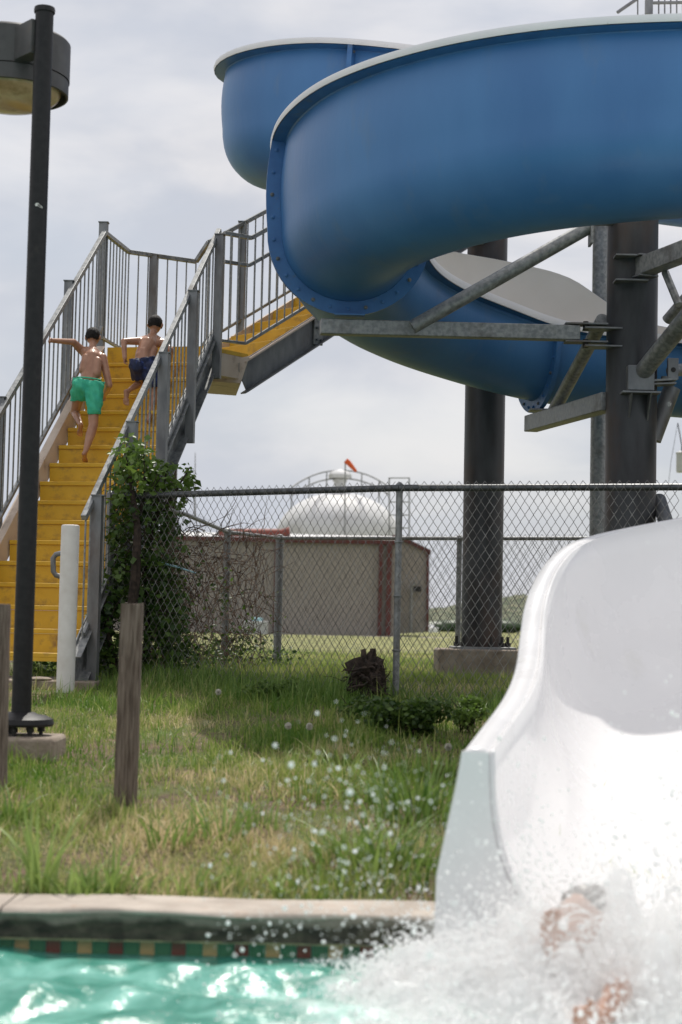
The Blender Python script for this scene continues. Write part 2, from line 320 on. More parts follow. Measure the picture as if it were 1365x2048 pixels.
# pool floor and water
gridmesh('pool_floor',np.linspace(-12,12,5),np.linspace(-6,5.62,5),lambda x,y:-2.2+0*x,'plaster','structure')
rw=np.random.default_rng(3); WV=[]
for i in range(34):
    lam=rw.uniform(.07,.62)**1.0; a=rw.normal(math.pi/2,.75); WV.append((2*math.pi/lam*math.cos(a),2*math.pi/lam*math.sin(a),rw.uniform(0,6.28),lam*.0125*(1+.15*(lam>.25))))
def splash_d(x,y): return np.hypot(x-.95,(y-4.95)*1.2)
def wat(x,y):
    wx=x+.05*np.sin(y*5.2+x*2); wy=y+.05*np.sin(x*4.1); z=0*x
    for kx,ky,p,A in WV: z=z+A*np.sin(kx*wx+ky*wy+p)
    amp=(1+.9*np.exp(-(splash_d(x,y)/.7)**2))*np.clip(.45+(5.6-y)/.5,.4,1)
    return -1.083+z*amp*.72
xs=np.concatenate([np.linspace(-12,-1.5,40),np.linspace(-1.48,2.2,330),np.linspace(2.4,12,30)])
ys=np.concatenate([np.linspace(-6,3.9,50),np.linspace(3.95,5.63,230)])
wm=bpy.data.materials.new('pool_water'); wm.use_nodes=True; t=wm.node_tree; b=t.nodes['Principled BSDF']
b.inputs['Roughness'].default_value=.20; b.inputs['IOR'].default_value=1.33; b.inputs['Specular IOR Level'].default_value=1.0
tcn=t.nodes.new('ShaderNodeTexCoord'); sp=t.nodes.new('ShaderNodeVectorMath'); sp.operation='DISTANCE'; sp.inputs[1].default_value=(1.0,4.8,-1.08)
t.links.new(tcn.outputs['Object'],sp.inputs[0])
nz=t.nodes.new('ShaderNodeTexNoise'); nz.inputs['Scale'].default_value=9; nz.inputs['Detail'].default_value=8; nz.inputs['Roughness'].default_value=.7
t.links.new(tcn.outputs['Object'],nz.inputs[0])
ma=t.nodes.new('ShaderNodeMath'); ma.operation='MULTIPLY_ADD'; ma.inputs[1].default_value=-1.35; t.links.new(nz.outputs[0],ma.inputs[0]); t.links.new(sp.outputs['Value'],ma.inputs[2])
mr=t.nodes.new('ShaderNodeMapRange'); mr.inputs[1].default_value=.55; mr.inputs[2].default_value=-.05; mr.inputs[3].default_value=0; mr.inputs[4].default_value=1; t.links.new(ma.outputs[0],mr.inputs[0])
nc=t.nodes.new('ShaderNodeTexNoise'); nc.inputs['Scale'].default_value=4; nc.inputs['Distortion'].default_value=1.2; t.links.new(tcn.outputs['Object'],nc.inputs[0])
rc=t.nodes.new('ShaderNodeValToRGB'); rc.color_ramp.elements[0].position=.38; rc.color_ramp.elements[1].position=.66
rc.color_ramp.elements[0].color=(.045,.25,.185,1); rc.color_ramp.elements[1].color=(.19,.49,.41,1); t.links.new(nc.outputs[0],rc.inputs[0])
mxx=t.nodes.new('ShaderNodeMix'); mxx.data_type='RGBA'; t.links.new(mr.outputs[0],mxx.inputs['Factor']); t.links.new(rc.outputs[0],mxx.inputs['A']); mxx.inputs['B'].default_value=(.80,.87,.85,1)
t.links.new(mxx.outputs['Result'],b.inputs['Base Color'])
mq=t.nodes.new('ShaderNodeMapRange'); mq.inputs[3].default_value=.20; mq.inputs[4].default_value=.5; t.links.new(mr.outputs[0],mq.inputs[0]); t.links.new(mq.outputs[0],b.inputs['Roughness'])
mw=t.nodes.new('ShaderNodeMapping'); mw.inputs['Scale'].default_value=(1,1.7,1); t.links.new(tcn.outputs['Object'],mw.inputs[0])
nw=t.nodes.new('ShaderNodeTexNoise'); nw.inputs['Scale'].default_value=26; nw.inputs['Detail'].default_value=4; nw.inputs['Distortion'].default_value=.8; t.links.new(mw.outputs[0],nw.inputs[0])
bw=t.nodes.new('ShaderNodeBump'); bw.inputs['Strength'].default_value=.4; bw.inputs['Distance'].default_value=.012; t.links.new(nw.outputs[0],bw.inputs['Height']); t.links.new(bw.outputs[0],b.inputs['Normal'])
M['water']=wm
gridmesh('water',xs,ys,wat,'water','structure')
# ================================================================ far background
def slab(name,pts,D0,D1,m,parent):   # outline traced at distance D0, real depth to D1
    a=[P(x,y,D0) for x,y in pts]; off=Vector((0,D1-D0,0)); n=len(a); mb=MB()
    mb.add(a+[p+off for p in a],[tuple(range(n))[::-1],tuple(range(n,2*n))]+[(i,(i+1)%n,n+(i+1)%n,n+i) for i in range(n)]); return mb.build(name,m,parent,smooth=False)
BD=95.0
B0=P(300,1275,BD); B1=P(790,1262,BD); BZ=-.7; BT=P(600,1084,BD).z; 
bld=empty('metal_shed',(B0.x,BD,BZ),'long tan metal shed with red gutter and downpipes behind the chain link fence','shed')
xl=P(120,1200,BD).x; xr=P(790,1200,BD).x
m=MB(); m.box(((xl+xr)/2,BD+6,(BT+BZ)/2),(xr-xl,12,BT-BZ)); m.build('wall','tan',bld)
pn=None; x=xl+.3
while x<xr-.1:
    if pn is None: t=MB(); t.box((0,0,0),(.09,.05,BT-BZ-.1)); pn=t.build('siding_rib','tan',bld,org=(0,0,0)); pn.location=Vector((x,BD-.02,(BT+BZ)/2))-vloc(bld)
    else: inst(pn,bld,(x,BD-.02,(BT+BZ)/2))
    x+=.30
m=MB(); m.box(((xl+xr)/2,BD-.16,BT+.08),(xr-xl+.3,.34,.24)); m.build('gutter','red',bld)
m=MB(); m.add([(xl-.1,BD-.1,BT+.2),(xr+.1,BD-.1,BT+.2),(xr+.1,BD+6,BT+.75),(xl-.1,BD+6,BT+.75),(xr+.1,BD+12,BT+.2),(xl-.1,BD+12,BT+.2)],[(0,1,2,3),(3,2,4,5),(1,4,2),(0,3,5),(0,5,4,1)]); m.build('roof','tank',bld,smooth=False)
for px,w in ((761,.20),(778,.28)):
    q=P(px,1170,BD); m=MB(); m.box((q.x,BD-.25,(BT+BZ)/2),(w,.3,BT-BZ)); m.build('downpipe','red',bld)
m=MB(); q=P(553,1170,BD); m.box((q.x,BD-.07,(BT+BZ)/2),(.25,.12,BT-BZ)); m.build('corner_trim','red',bld)
m=MB(); m.box((xl+2,BD-2.5,BZ+.08),(60,4.6,.1)); m.build('apron_slab','coping',bld)
# gabled annex on the right
an=empty('gabled_annex',P(822,1262,98),'narrow gabled tan building with red corner trim right of the shed','shed')
slab('wall',[(786,1268),(857,1264),(858,1102),(800,1076),(786,1076)],98,110,'tan',an)
slab('roof_edge',[(786,1078),(800,1078),(862,1108),(862,1100),(801,1070),(786,1070)],97.7,110,'red',an)
slab('corner_trim',[(853,1262),(858,1262),(859,1104),(854,1104)],97.8,98.2,'red',an)
m=MB(); q=P(835,1178,97.5); m.box(q,(.45,.4,.3)); m.build('wall_lamp','black',an)
q=P(822,1240,97.2); m=MB(); m.tube([q-Vector((0,0,.7)),q+Vector((0,0,1.9)),q+Vector((.25,0,2.1))],.09,8); m.build('conduit','galv',an)
# roof-level red pipe
rp=empty('red_pipe',P(440,1062,93),'horizontal red pipe with flared end above the shed roof','pipe')
m=MB(); m.cyl(P(438,1068,96),P(560,1068,96),.30,16); m.build('pipe_run','red2',rp); m=MB(); m.cyl(P(558,1068,96),P(580,1066,96),.22,16,.36); m.build('pipe_mouth','red2',rp)
for px in (450,500,550):
    m=MB(); a=P(px,1070,96); m.bar(a,(a.x,a.y,BT),.12,.12); m.build('pipe_bracket','red',rp)
# tank
TD=125; c=P(678,1070,TD); r=abs(P(806,1070,TD).x-c.x); top=P(686,984,TD).z
tk=empty('water_tank',(c.x,TD,-.8),'white domed water tank with a railing and a mushroom vent behind the shed','tank')
zc=P(686,1068,TD).z; H=top-zc; prof=[(r,-.8-0),(r,zc-.4)]+[(r*math.cos(a),zc-.4+(H+.4)*math.sin(a)) for a in np.linspace(.05,math.pi/2-.001,14)]
m=MB(); m.lathe((c.x,TD+r*.2,0),prof,64); m.build('dome','tank',tk,smooth='all')
v=P(680,978,TD-.0); s=abs(P(703,975,TD).x-P(657,975,TD).x)/2
m=MB(); m.lathe((v.x,TD+r*.2,P(680,985,TD+r*.2).z),[(s*.5,0),(s*.5,.75),(s*.62,.8),(s*.62,.95),(s*.45,.95),(s*.45,1.05),(s,1.05),(s*1.02,1.3),(s*.8,1.55),(0,1.75)],24); m.build('vent_cap','tank',tk,smooth=True)
def arc3(y0,rr,n=26,zz=0):
    return [Vector((c.x+rr*math.cos(a),TD+r*.2+rr*math.sin(a)*.9,zz)) for a in np.linspace(0,2*math.pi,n)]
for dz in (0,16):
    pts=[P(px,941+dz+34*abs((px-682)/98)**2.2,TD-4+6*(1-abs((px-682)/98))) for px in range(584,781,7)]
    m=MB(); m.tube(pts,.06,6); m.build('guard_rail','galv',tk)
    if dz==0:
        for p in pts[::5]:
            m=MB(); m.tube([p,p-Vector((0,0,1.6))],.05,5); m.build('rail_post','galv',tk)
for px in (779,819):
    m=MB(); m.tube([P(px,955,TD-7),P(px,1075,TD-7)],.05,6); m.build('ladder_side','galv',tk)
for py in (956,1004,1030,1056):
    m=MB(); m.tube([P(779,py,TD-7),P(819,py,TD-7)],.04,5); m.build('ladder_rung','galv',tk)
ws=empty('windsock',P(690,985,115),'orange windsock on a thin pole beside the tank vent','windsock')
m=MB(); m.tube([P(690,1080,115),P(691,922,115)],.045,6); m.build('pole','galv',ws)
m=MB(); m.tube([P(692,921,115),P(697,925,115),P(705,934,115),P(713,943,115)],[.19,.18,.14,.09],12); m.build('sock','orange',ws)
# antenna mast at far left, distant service box
an2=MB(); an2.tube([P(390,1040,110),P(391,905,110)],[.07,.02],6); tag(an2.build('antenna_mast','galv'),'thin distant mast just right of the vine top','mast')
q=P(510,1270,88); e=empty('service_unit',q,'pale grey service unit standing before the shed wall','utility box')
m=MB(); m.box(q+Vector((0,0,.35)),(1.3,.8,.75)); m.build('cabinet','insul',e,bevel=.04); m=MB(); m.lathe(q+Vector((.1,0,.72)),[(.3,0),(.3,.15),(.1,.2),(0,.2)],16); m.build('fan_guard','rod',e)
# utility pole on the right edge with transformer
up=empty('utility_pole',P(1376,1250,62),'utility pole with a grey transformer can at the right edge','utility pole')
a=P(1378,1262,62); bq=Vector((a.x,a.y,P(1378,700,62).z)); m=MB(); m.tube([(a.x,a.y,-.8),bq],[.17,.12],12); m.build('pole','wood',up)
q=P(1364,925,61.6); m=MB(); m.lathe(q,[(0,-.36),(.19,-.36),(.20,-.30),(.20,.3),(.22,.31),(.22,.36),(.1,.42),(0,.43)],20); m.build('transformer','insul',up)
m=MB(); m.tube([q+Vector((0,-.05,.4)),q+Vector((.02,0,.62))],.04,6); m.tube([q+Vector((.0,0,.60)),P(1356,846,61.6)],.02,5); m.build('bushing','black',up)
m=MB(); m.tube([P(1356,846,61.6),P(1343,920,61.6),P(1336,980,61.6)],.008,4); m.build('cable','black',up)
# green low structure far right
m=MB(); 
for i in range(7): m.ball(P(870+i*22,1256+3*math.sin(i*2),240),1.6,8,6,(2.2,1,.6))
tag(m.build('hedge','leaf'),'low dark green hedge at the foot of the distant hill','hedge')
q=P(862,1262,200); m=MB(); m.box(q,(1.6,3,.9)); m.box(q+Vector((-.1,0,.5)),(.9,2,.5)); tag(m.build('parked_van','white',bevel=.1),'tiny white vehicle by the far hedge right of the shed','vehicle')
# ================================================================ STAIRCASE
RI=.18; GO=.205; NS=16
uy=Vector((.20,.98,0)).normalized(); ux=Vector((uy.y,-uy.x,0)); up3=Vector((0,0,1))
A0=Vector((-2.955,13.0,-.255)); WS=1.04; runv=uy*(GO/uy.y)
def SP(i,u,h=0): return A0+runv*i+ux*u+up3*(RI*i+h)
st=empty('staircase',(A0.x+.5,13.3,-.5),'galvanised steel staircase with yellow treads climbing to the slide tower','staircase')
def plank(name,c,L,w,h,m,par,bev=.004):
    mb=MB(); mb.bar(c-ux*L/2,c+ux*L/2,w,h); return mb.build(name,m,par,bevel=bev)
src=None
for i in range(NS):
    c=SP(i,WS/2,-.02)+uy*.125
    if src is None:
        mb=MB(); mb.bar(-ux*(WS/2-.012),ux*(WS/2-.012),.25,.036); src=mb.build('tread','yellow',st,bevel=.006,org=(0,0,0)); src.location=c-vloc(st)
    else: inst(src,st,c)
src=None
for i in range(NS):
    c=SP(i,WS/2,.085-.02)+uy*(.215+.012)+up3*.0
    if src is None:
        mb=MB(); mb.bar(-ux*(WS/2-.014),ux*(WS/2-.014),.008,.15); src=mb.build('riser','yellow',st,org=(0,0,0)); src.location=c-vloc(st)
    else: inst(src,st,c)
mb=MB(); mb.bar(SP(0,.014,-.05)+uy*.012,SP(0,WS-.014,-.05)+uy*.012,.02,.03); mb.build('front_lip','yellow',st)
sn=(runv+up3*RI).normalized()
def incl(name,i0,i1,u,h,w,hh,m,par=st,bev=.003):
    mb=MB(); mb.bar(SP(i0,u,h),SP(i1,u,h),w,hh); return mb.build(name,m,par,bevel=bev)
# stringers: channel with flanges, left one faded primer inside
incl('stringer',-1.0,NS-.35,-.008,-.045,.012,.20,'peach'); incl('stringer_flange',-1.0,NS-.35,-.045,.062,.085,.012,'peach'); incl('stringer_flange',-1.0,NS-.35,-.045,-.155,.085,.012,'peach')
incl('stringer',-1.0,NS+.1,WS+.008,.0,.012,.30,'galv'); incl('stringer_flange',-1.0,NS+.1,WS+.045,.155,.085,.012,'galv'); incl('stringer_flange',-1.0,NS+.1,WS+.045,-.155,.085,.012,'galv')
# rails
RH=1.12; ul=-.07; ur=WS+.09
def rail(name,pts,w=.042,h=.042,m='galv',par=st):
    mb=MB()
    for a,b in zip(pts[:-1],pts[1:]): mb.bar(a,b,w,h)
    return mb.build(name,m,par,bevel=.004)
bsrc={}
def baluster(p,L,par=st):
    k=round(L,2)
    if k not in bsrc:
        mb=MB(); mb.tube([(0,0,0),(0,0,k)],.0075,6); o=mb.build('baluster','galv',par,org=(0,0,0)); o.location=p-vloc(par); bsrc[k]=o
    else: inst(bsrc[k],par,p)
def post(p,top,s=.07,m='galvd',par=st):
    mb=MB(); q=Vector((p.x,p.y,top))
    for off in ((-s/2,0),(s/2,0)): mb.bar(p+ux*off[0],q+ux*off[0],.008,s*.8,up=uy)
    mb.bar(p+uy*s*.4,q+uy*s*.4,s,.008,up=uy)
    mb.bar(p-uy*s*.4,q-uy*s*.4,s+.008,.008,up=uy)
    mb.box(q+up3*.004,(s+.03,s+.02,.008)); return mb.build('post',m,par)
def solve_i(u,px,h):
    best=min(np.arange(-4,20,.02),key=lambda i: abs(proj(SP(i,u,h))[0]-px)); return float(best)
def proj(p):
    d=p.dot(Fv); return (682.5+FPX*p.dot(Rv)/d, 1024-FPX*p.dot(Uv)/d)
incl('handrail',-.6,NS,ur-.045,RH,.045,.045,'galv'); incl('handrail',-4.5 if False else -.9,NS,ul,RH,.045,.045,'galv')
incl('bottom_rail',-.3,NS,ur-.045,.20,.035,.03,'galv'); incl('bottom_rail',-.9,NS,ul,.20,.035,.03,'galv')
n=int((NS+.6)/.5)
for k in range(n+1):
    i=-.4+k*.5
    if i<NS:
        baluster(SP(i,ur-.045,.20),RH-.20); baluster(SP(i,ul,.20),RH-.20)
for px in (193,262,327,385,438):
    i=solve_i(ur,px,RH*.6); p=SP(i,ur,-.22); 
    if px==193: p.z=g1(p.x,p.y)+.03
    post(p,SP(i,ur,RH+.03).z,par=st)
for px in (137,206):
    i=solve_i(ul-.05,px,RH*.7); p=SP(i,ul-.05,-.25); post(p,SP(i,ul,RH+.03).z)
for i in (0.0,5.2): p=SP(i,ul-.05,-.25); post(p,SP(i,ul,RH+.03).z)
# grab loop at the foot
q=P(119,1106,12.6); q2=P(119,1154,12.6); mb=MB()
pts=[q+Vector((.10,0,0)),q+Vector((.02,0,.0)),q+Vector((-.025,0,-.012)),q+Vector((-.045,0,-.04)),q2+Vector((-.045,0,.04)),q2+Vector((-.025,0,.012)),q2+Vector((.02,0,0)),q2+Vector((.10,0,0))]
mb.tube(pts,.02,12); mb.build('grab_loop','galvd',st)
# landing
zl=A0.z+RI*NS; L0=SP(NS,0); 
LA=SP(NS,-.07); LB=P(253,690,17.15); LB=Vector((LB.x,LB.y,zl)); LC=P(388,690,17.55); LC.z=zl
K1=P(497,702,16.5); zK=K1.z; d2=Vector((.7,.7,0)).normalized(); n2=Vector((.7,-.7,0)).normalized(); R2=.30; W2=.95
K1=Vector((K1.x,K1.y,zl)); F0=K1-n2*W2
LD=SP(NS,WS+.06)
poly=[SP(NS,0)+uy*.02,SP(NS,WS)+uy*.02,Vector((K1.x,K1.y,zl)),Vector((F0.x,F0.y,zl)),LC,LB]
def prism(name,poly,z0,z1,m,par,bev=.004):
    n=len(poly); vs=[(p.x,p.y,z0) for p in poly]+[(p.x,p.y,z1) for p in poly]
    mb=MB(); mb.add(vs,[tuple(range(n))[::-1],tuple(range(n,2*n))]+[(i,(i+1)%n,n+(i+1)%n,n+i) for i in range(n)]); return mb.build(name,m,par,smooth=False)
prism('landing_deck',poly,zl-.04,zl,'yellow',st)
prism('landing_frame',[p*1 for p in poly],zl-.26,zl-.042,'peach',st)
mb=MB(); mb.bar(SP(NS,0.0,-.075)-uy*.005,SP(NS,WS,-.075)-uy*.005,.012,.15); mb.build('landing_edge','yellow',st)
# guard round the back of the landing and up the far side of flight two
def F2(i,u,h=0): return K1-n2*u+d2*(R2*i)+up3*(RI*i+h)   # u from near side to far side
zr=zl+1.13
far0=F2(0,W2+.04); LBt=Vector((LB.x,LB.y,0)); 
gl=[LA+up3*1.13,Vector((LB.x,LB.y,zr)),Vector((LC.x,LC.y,zr))]+[F2(i,W2+.04,1.13) for i in (1.0,11)]
gl[3]=gl[2]+d2*0+Vector((.0,0,0)) if False else gl[3]
rail('handrail',gl)
rail('bottom_rail',[p-up3*1.03 for p in gl],.03,.03)
def along(pts,step,fn):
    for a,b in zip(pts[:-1],pts[1:]):
        L=Vector((b.x-a.x,b.y-a.y,0)).length; k=max(1,int(L/step))
        for j in range(k): fn(a.lerp(b,j/k))
along(gl,.105,lambda p: baluster(p-up3*1.03,1.03))
pm=gl[1].lerp(gl[2],.37); post(Vector((pm.x,pm.y,zl-.1)),zr+.0)
for i in (2.6,7.5): p=F2(i,W2+.06); post(Vector((p.x,p.y,p.z-.2)),p.z+1.14)
# near side guard of flight two
pr=SP(solve_i(ur,440,RH*.6),ur,0); tp=P(449,466,16.35); k1=P(503,476,16.55); 
ng=[tp,Vector((k1.x,k1.y,k1.z))]; 
base=K1+up3*1.13
dv=d2*R2+up3*RI
ng.append(k1+dv*11)
rail('handrail',ng,.04,.04)
mid=[P(449,523,16.35),P(498,531,16.55)]; mid.append(mid[1]+dv*11); rail('mid_rail',mid,.035,.035)
bo=[P(440,681,16.3),P(491,687,16.5)]; bo.append(bo[1]+dv*11); rail('bottom_rail',bo,.035,.03)
Lb=(tp-bo[0]).length
for a,b,k in ((bo[0],bo[1],3),(bo[1],bo[2],32)):
    for j in range(k): baluster(a.lerp(b,j/k),round(1.05,2))
# flight two treads, risers, stringers
for i in range(0,11):
    if i>0:
        mb=MB(); mb.bar(F2(i,0,-.02)+d2*.14,F2(i,W2,-.02)+d2*.14,.29,.036); mb.build('tread','yellow',st,bevel=.005)
    mb=MB(); mb.bar(F2(i,0,.07)+d2*.29,F2(i,W2,.07)+d2*.29,.008,.15); mb.build('riser','yellow',st)
for u,mm in ((-.01,'galvd'),(W2+.01,'peach')):
    mb=MB(); a=F2(-.3,u,-.20); b=F2(11,u,-.16); mb.bar(a,b,.012,.30); mb.build('stringer',mm,st)
    for h in (-.0,-.305) :
        mb=MB(); mb.bar(F2(-.3,u-(.03 if u<0 else -.03),-.04+h),F2(11,u-(.03 if u<0 else -.03),-.0+h),.07,.012); mb.build('stringer_flange','peach' if h==0 else mm,st)
# splice plate with bolts
c=F2(3.05,-.03,-.17); mb=MB(); mb.bar(c-up3*.17-d2*.0,c+up3*.17,.02,.12,up=(d2.x,d2.y,0)); pl=mb.build('splice_plate','galv',st)
for h in (-.12,0,.12):
    for k in (-.03,.03):
        mb=MB(); q=c+up3*h+d2*k; mb.cyl(q+n2*.005,q+n2*.03,.012,6); mb.build('bolt','bolt',pl)
# bracket below landing corner
q=P(430,720,16.2); mb=MB(); mb.box(q+Vector((-.02,.05,-.05)),(.10,.10,.24)); mb.build('landing_bracket','boltb',st)
mb=MB(); pts=[P(415,762,16.4),P(440,722,16.4),P(500,712,16.4),P(482,767,16.4)]; off=Vector((-.1,.9,0)); mb.add(pts+[p+off for p in pts],[(0,1,2,3),(7,6,5,4),(0,4,5,1),(1,5,6,2),(2,6,7,3),(3,7,4,0)]); mb.build('landing_beam','peach',st,bevel=.004)
# column carrying the upper end of flight one (seen behind the vine)
q=P(343,1000,15.6); mb=MB(); mb.bar((q.x,q.y,g1(q.x,q.y)-.1),(q.x,q.y,P(343,790,15.6).z),.09,.09,up=(0,1,0)); mb.build('stair_leg','galvd',st)
q=P(436,1000,16.9); 
# slab at the foot
e=empty('concrete_pad',(-2.4,12.7,-.5),'low concrete pad under the bottom of the yellow staircase','concrete pad')
mb=MB(); mb.box((-2.42,12.95,g1(-2.4,12.8)+.02),(1.30,.95,.09)); mb.build('slab','concrete',e,bevel=.01)
q=P(80,1357,12.55); mb=MB(); mb.lathe((q.x,q.y,g1(q.x,q.y)+.065),[(.085,0),(.09,.012),(.06,.022),(0,.026)],20); tag(mb.build('drain_lid','concrete'),'round pale lid on the pad in front of the stair foot','drain lid')
# bollard
q=P(131,1384,12.3); t=P(143,1050,12.3); mb=MB(); mb.lathe((q.x,q.y,0),[(.0,t.z),(.055,t.z),(.064,t.z-.004),(.066,t.z-.012),(.066,g1(q.x,q.y)-.1)][::-1],28)
tag(mb.build('bollard','pvc'),'plain white pipe bollard standing at the foot of the yellow stairs','bollard')
# ================================================================ WOODEN POSTS
def woodpost(px,py,ptx,pty,D,w,label):
    b=P(px,py,D); b.z=g1(b.x,b.y)-.15; t=P(ptx,pty,D-.02); mb=MB(); N_=14; vs=[];fs=[]
    prof=[(-.5,-.5),(-.2,-.52),(.1,-.5),(.14,-.46),(.18,-.51),(.5,-.5),(.53,0),(.5,.5),(-.5,.5),(-.52,.1)]
    rr=random.Random(px)
    for i in range(N_+1):
        k=i/N_; c=b.lerp(t,k)
        for (x,y) in prof: vs.append(c+Vector((x*w*(1-.03*k)+rr.uniform(-.0015,.0015),y*w+rr.uniform(-.0015,.0015),(rr.uniform(-.004,.004)+ (.006*x) if i==N_ else 0))))
    n=len(prof)
    for i in range(N_):
        for j in range(n): fs.append((i*n+j,i*n+(j+1)%n,(i+1)*n+(j+1)%n,(i+1)*n+j))
    fs.append(tuple(N_*n+j for j in range(n)))
    mb.add(vs,fs); o=mb.build('wooden_post','wood',None,bevel=.003); tag(o,label,'post','weathered timber posts in the lawn'); return o
woodpost(251,1590,265,1207,7.6,.094,'short weathered square timber post standing in the lawn, nearer the middle')
woodpost(-8,1578,-1,1210,7.7,.09,'weathered timber post cut by the left edge, beside the lamp pole')
# ================================================================ LAMP POST
LD_=8.9; b=P(42,1450,LD_); b.z=g1(b.x,b.y)
lp=empty('street_lamp',(b.x,b.y,b.z),'tall dark pole lamp with a round drum head and yellowed lens','street lamp')
tz=P(91,18,LD_).z; r=.0495
fz=P(40,1530,LD_).z
mb=MB(); mb.box((b.x+.03,b.y+.0,P(50,1476,LD_-.22).z-.20),(.36,.40,.40)); lb=mb.build('footing','concrete',lp,bevel=.022)
zb=P(50,1476,LD_-.22).z
mb=MB(); mb.lathe((b.x,b.y,0),[(.0,zb+.118),(.07,zb+.118),(.085,zb+.11),(.13,zb+.102),(.165,zb+.085),(.172,zb+.06),(.165,zb+.048),(.12,zb+.045),(0,zb+.045)][::-1],32); mb.build('base_cover','black',lp)
for a in (-2.4,-1.7,-.9,.3,1.3,2.3):
    mb=MB(); q=Vector((b.x+.105*math.cos(a),b.y+.105*math.sin(a),zb)); mb.cyl(q-up3*.01,q+up3*.055,.011,8); mb.cyl(q+up3*.018,q+up3*.042,.020,6); mb.build('anchor_bolt','boltb',lp)
mb=MB(); mb.tube([(b.x,b.y,zb+.08),(b.x,b.y,tz-.02)],[r*1.03,r*.98],32); pl=mb.build('pole','black',lp)
mb=MB(); mb.box((b.x+.002,b.y-.005,zb+.30),(.075,.1,.4)); 
mb=MB(); mb.lathe((b.x,b.y,0),[(0,tz+.016),(r*.6,tz+.014),(r+.004,tz+.006),(r+.007,tz-.004),(r+.006,tz-.022),(r,tz-.024)][::-1],32); mb.build('pole_cap','black',lp)
# white chipped sticker remnant
q=P(68,416,LD_); 
mb=MB(); rr=r*.99+.0012; vs=[];poly=[(-5,-3),(-2,-6),(2,-6),(5,-2),(10,0),(11,4),(5,3),(1,0),(-3,1)]
for x,y in poly:
    a=-math.pi/2+(x*.0026+.005)/rr*1.0; vs.append((b.x+rr*math.cos(a),b.y+rr*math.sin(a),q.z-y*.0026))
mb.add(vs,[tuple(range(len(vs)))]); mb.build('chipped_sticker','pvc',pl)
# drum
DD=9.33; dc=P(22,85,DD); rd=P(141,85,DD).x-dc.x; ztop=dc.z; zbot=P(22,190,DD).z
zseam=ztop-(ztop-zbot)*.72
mb=MB(); mb.lathe((dc.x,DD,0),[(0,ztop+.03),(rd*.7,ztop+.025),(rd*.97,ztop+.006),(rd,ztop-.006),(rd,zseam+.004)][::-1],64); hd=mb.build('lamp_housing','lampgrey',lp)
mb=MB(); mb.lathe((dc.x,DD,0),[(rd*.965,zseam+.004),(rd*.985,zseam),(rd*.985,zbot),(rd*.95,zbot-.003),(rd*.95,zbot+.05),(rd*.80,zbot+.055)][::-1],64); mb.build('lamp_ring','lampgrey',lp)
mb=MB(); prof=[(rd*.86*math.cos(a),zbot+.02-.105*math.sin(a)) for a in np.linspace(0,math.pi/2-.001,16)]; mb.lathe((dc.x,DD,0),prof,64); mb.build('lens','lens',lp,smooth='all')
mb=MB(); zbk=P(60,80,8.95).z; mb.bar((b.x-.03,b.y+.0,zbk),(dc.x+.10,DD-rd+.06,zbk),.085,.185) ; mb.build('bracket_arm','lampgrey',lp,bevel=.004)
# ================================================================ CHAIN LINK FENCES
def fence(line,label,posts,zt,m_wire,wr,hw=.031,hh=.048,railm='rail',railr=.024,postr=.03,name='chain_link_fence'):
    P0=line[0]; root=empty(name,(P0[0],P0[1],g1(*P0)),label,'fence')
    ns=3
    for (a,b) in zip(line[:-1],line[1:]):
        a=np.array(a);b=np.array(b); L=np.linalg.norm(b-a); t=(b-a)/L; nr=np.array([-t[1],t[0]]); nw=int(L/hw); 
        za=zt(a); zb=zt(b)
        mb=MB(); mb.tube([(a[0],a[1],za),(b[0],b[1],zb)],railr,12); mb.build('top_rail',railm,root)
        zg=min(g1(*a),g1(*b))-.02; nj=int((max(za,zb)+.055-zg)/hh)+1
        V=[];F=[]; base=0
        for k in range(nw):
            for j in range(nj+1):
                s=(k+((j+k)%2))*hw; s+=.0015*math.sin(j*1.7+k*.9)+.010*math.sin(k*hw*1.9+1)*math.sin(j*.12); off=.004 if (j+k)%2 else -.004
                off+=.012*math.sin(k*hw*2.3)*math.sin(j*.21)-railr-.003
                p=a+t*s+nr*off*-1*(-1); zz=(za+(zb-za)*s/L)+.05-j*hh
                # knuckle tips stand proud
                if j==0: zz-=.006
                for q in range(ns):
                    an=2*math.pi*q/ns; V.append((p[0]+t[0]*wr*math.cos(an),p[1]+t[1]*wr*math.cos(an)+wr*math.sin(an)*.9,zz+wr*.6*math.sin(an)))
            for j in range(nj):
                for q in range(ns):
                    F.append((base+j*ns+q,base+j*ns+(q+1)%ns,base+(j+1)*ns+(q+1)%ns,base+(j+1)*ns+q))
            base+=(nj+1)*ns
        o=npmesh('wire_mesh',V,F,m_wire,root,smooth=True); tag(o,kind='stuff')
    for (x,y,mm,rad) in posts:
        zz=zt((x,y)); mb=MB(); mb.lathe((x,y+railr+rad*.3,0),[(0,zz+.045),(rad*.5,zz+.043),(rad*1.05,zz+.03),(rad*1.12,zz+.008),(rad*1.12,zz-.03),(rad,zz-.032),(rad,g1(x,y)-.2)][::-1],18); o=mb.build('post',mm,root)
        for q in (.25,.5,.75):
            zc=g1(x,y)+(zz-g1(x,y))*q; mb=MB(); mb.lathe((x,y+railr+rad*.3,0),[(rad+.004,zc-.008),(rad+.007,zc),(rad+.004,zc+.008)],14); mb.build('tie_band','galv',o)
    return root
def atx(px,py,D): q=P(px,py,D); return (q.x,q.y)
C0=(-1.80,13.25); C1=atx(800,970,11.95); C2=atx(1365,967,11.35); C3=(5.2,10.6)
zf=lambda p: float(np.interp(p[0],[C0[0],C1[0],C2[0]],[P(300,993,13.05).z+.01,P(800,976,11.95).z,P(1365,974,11.35).z]))
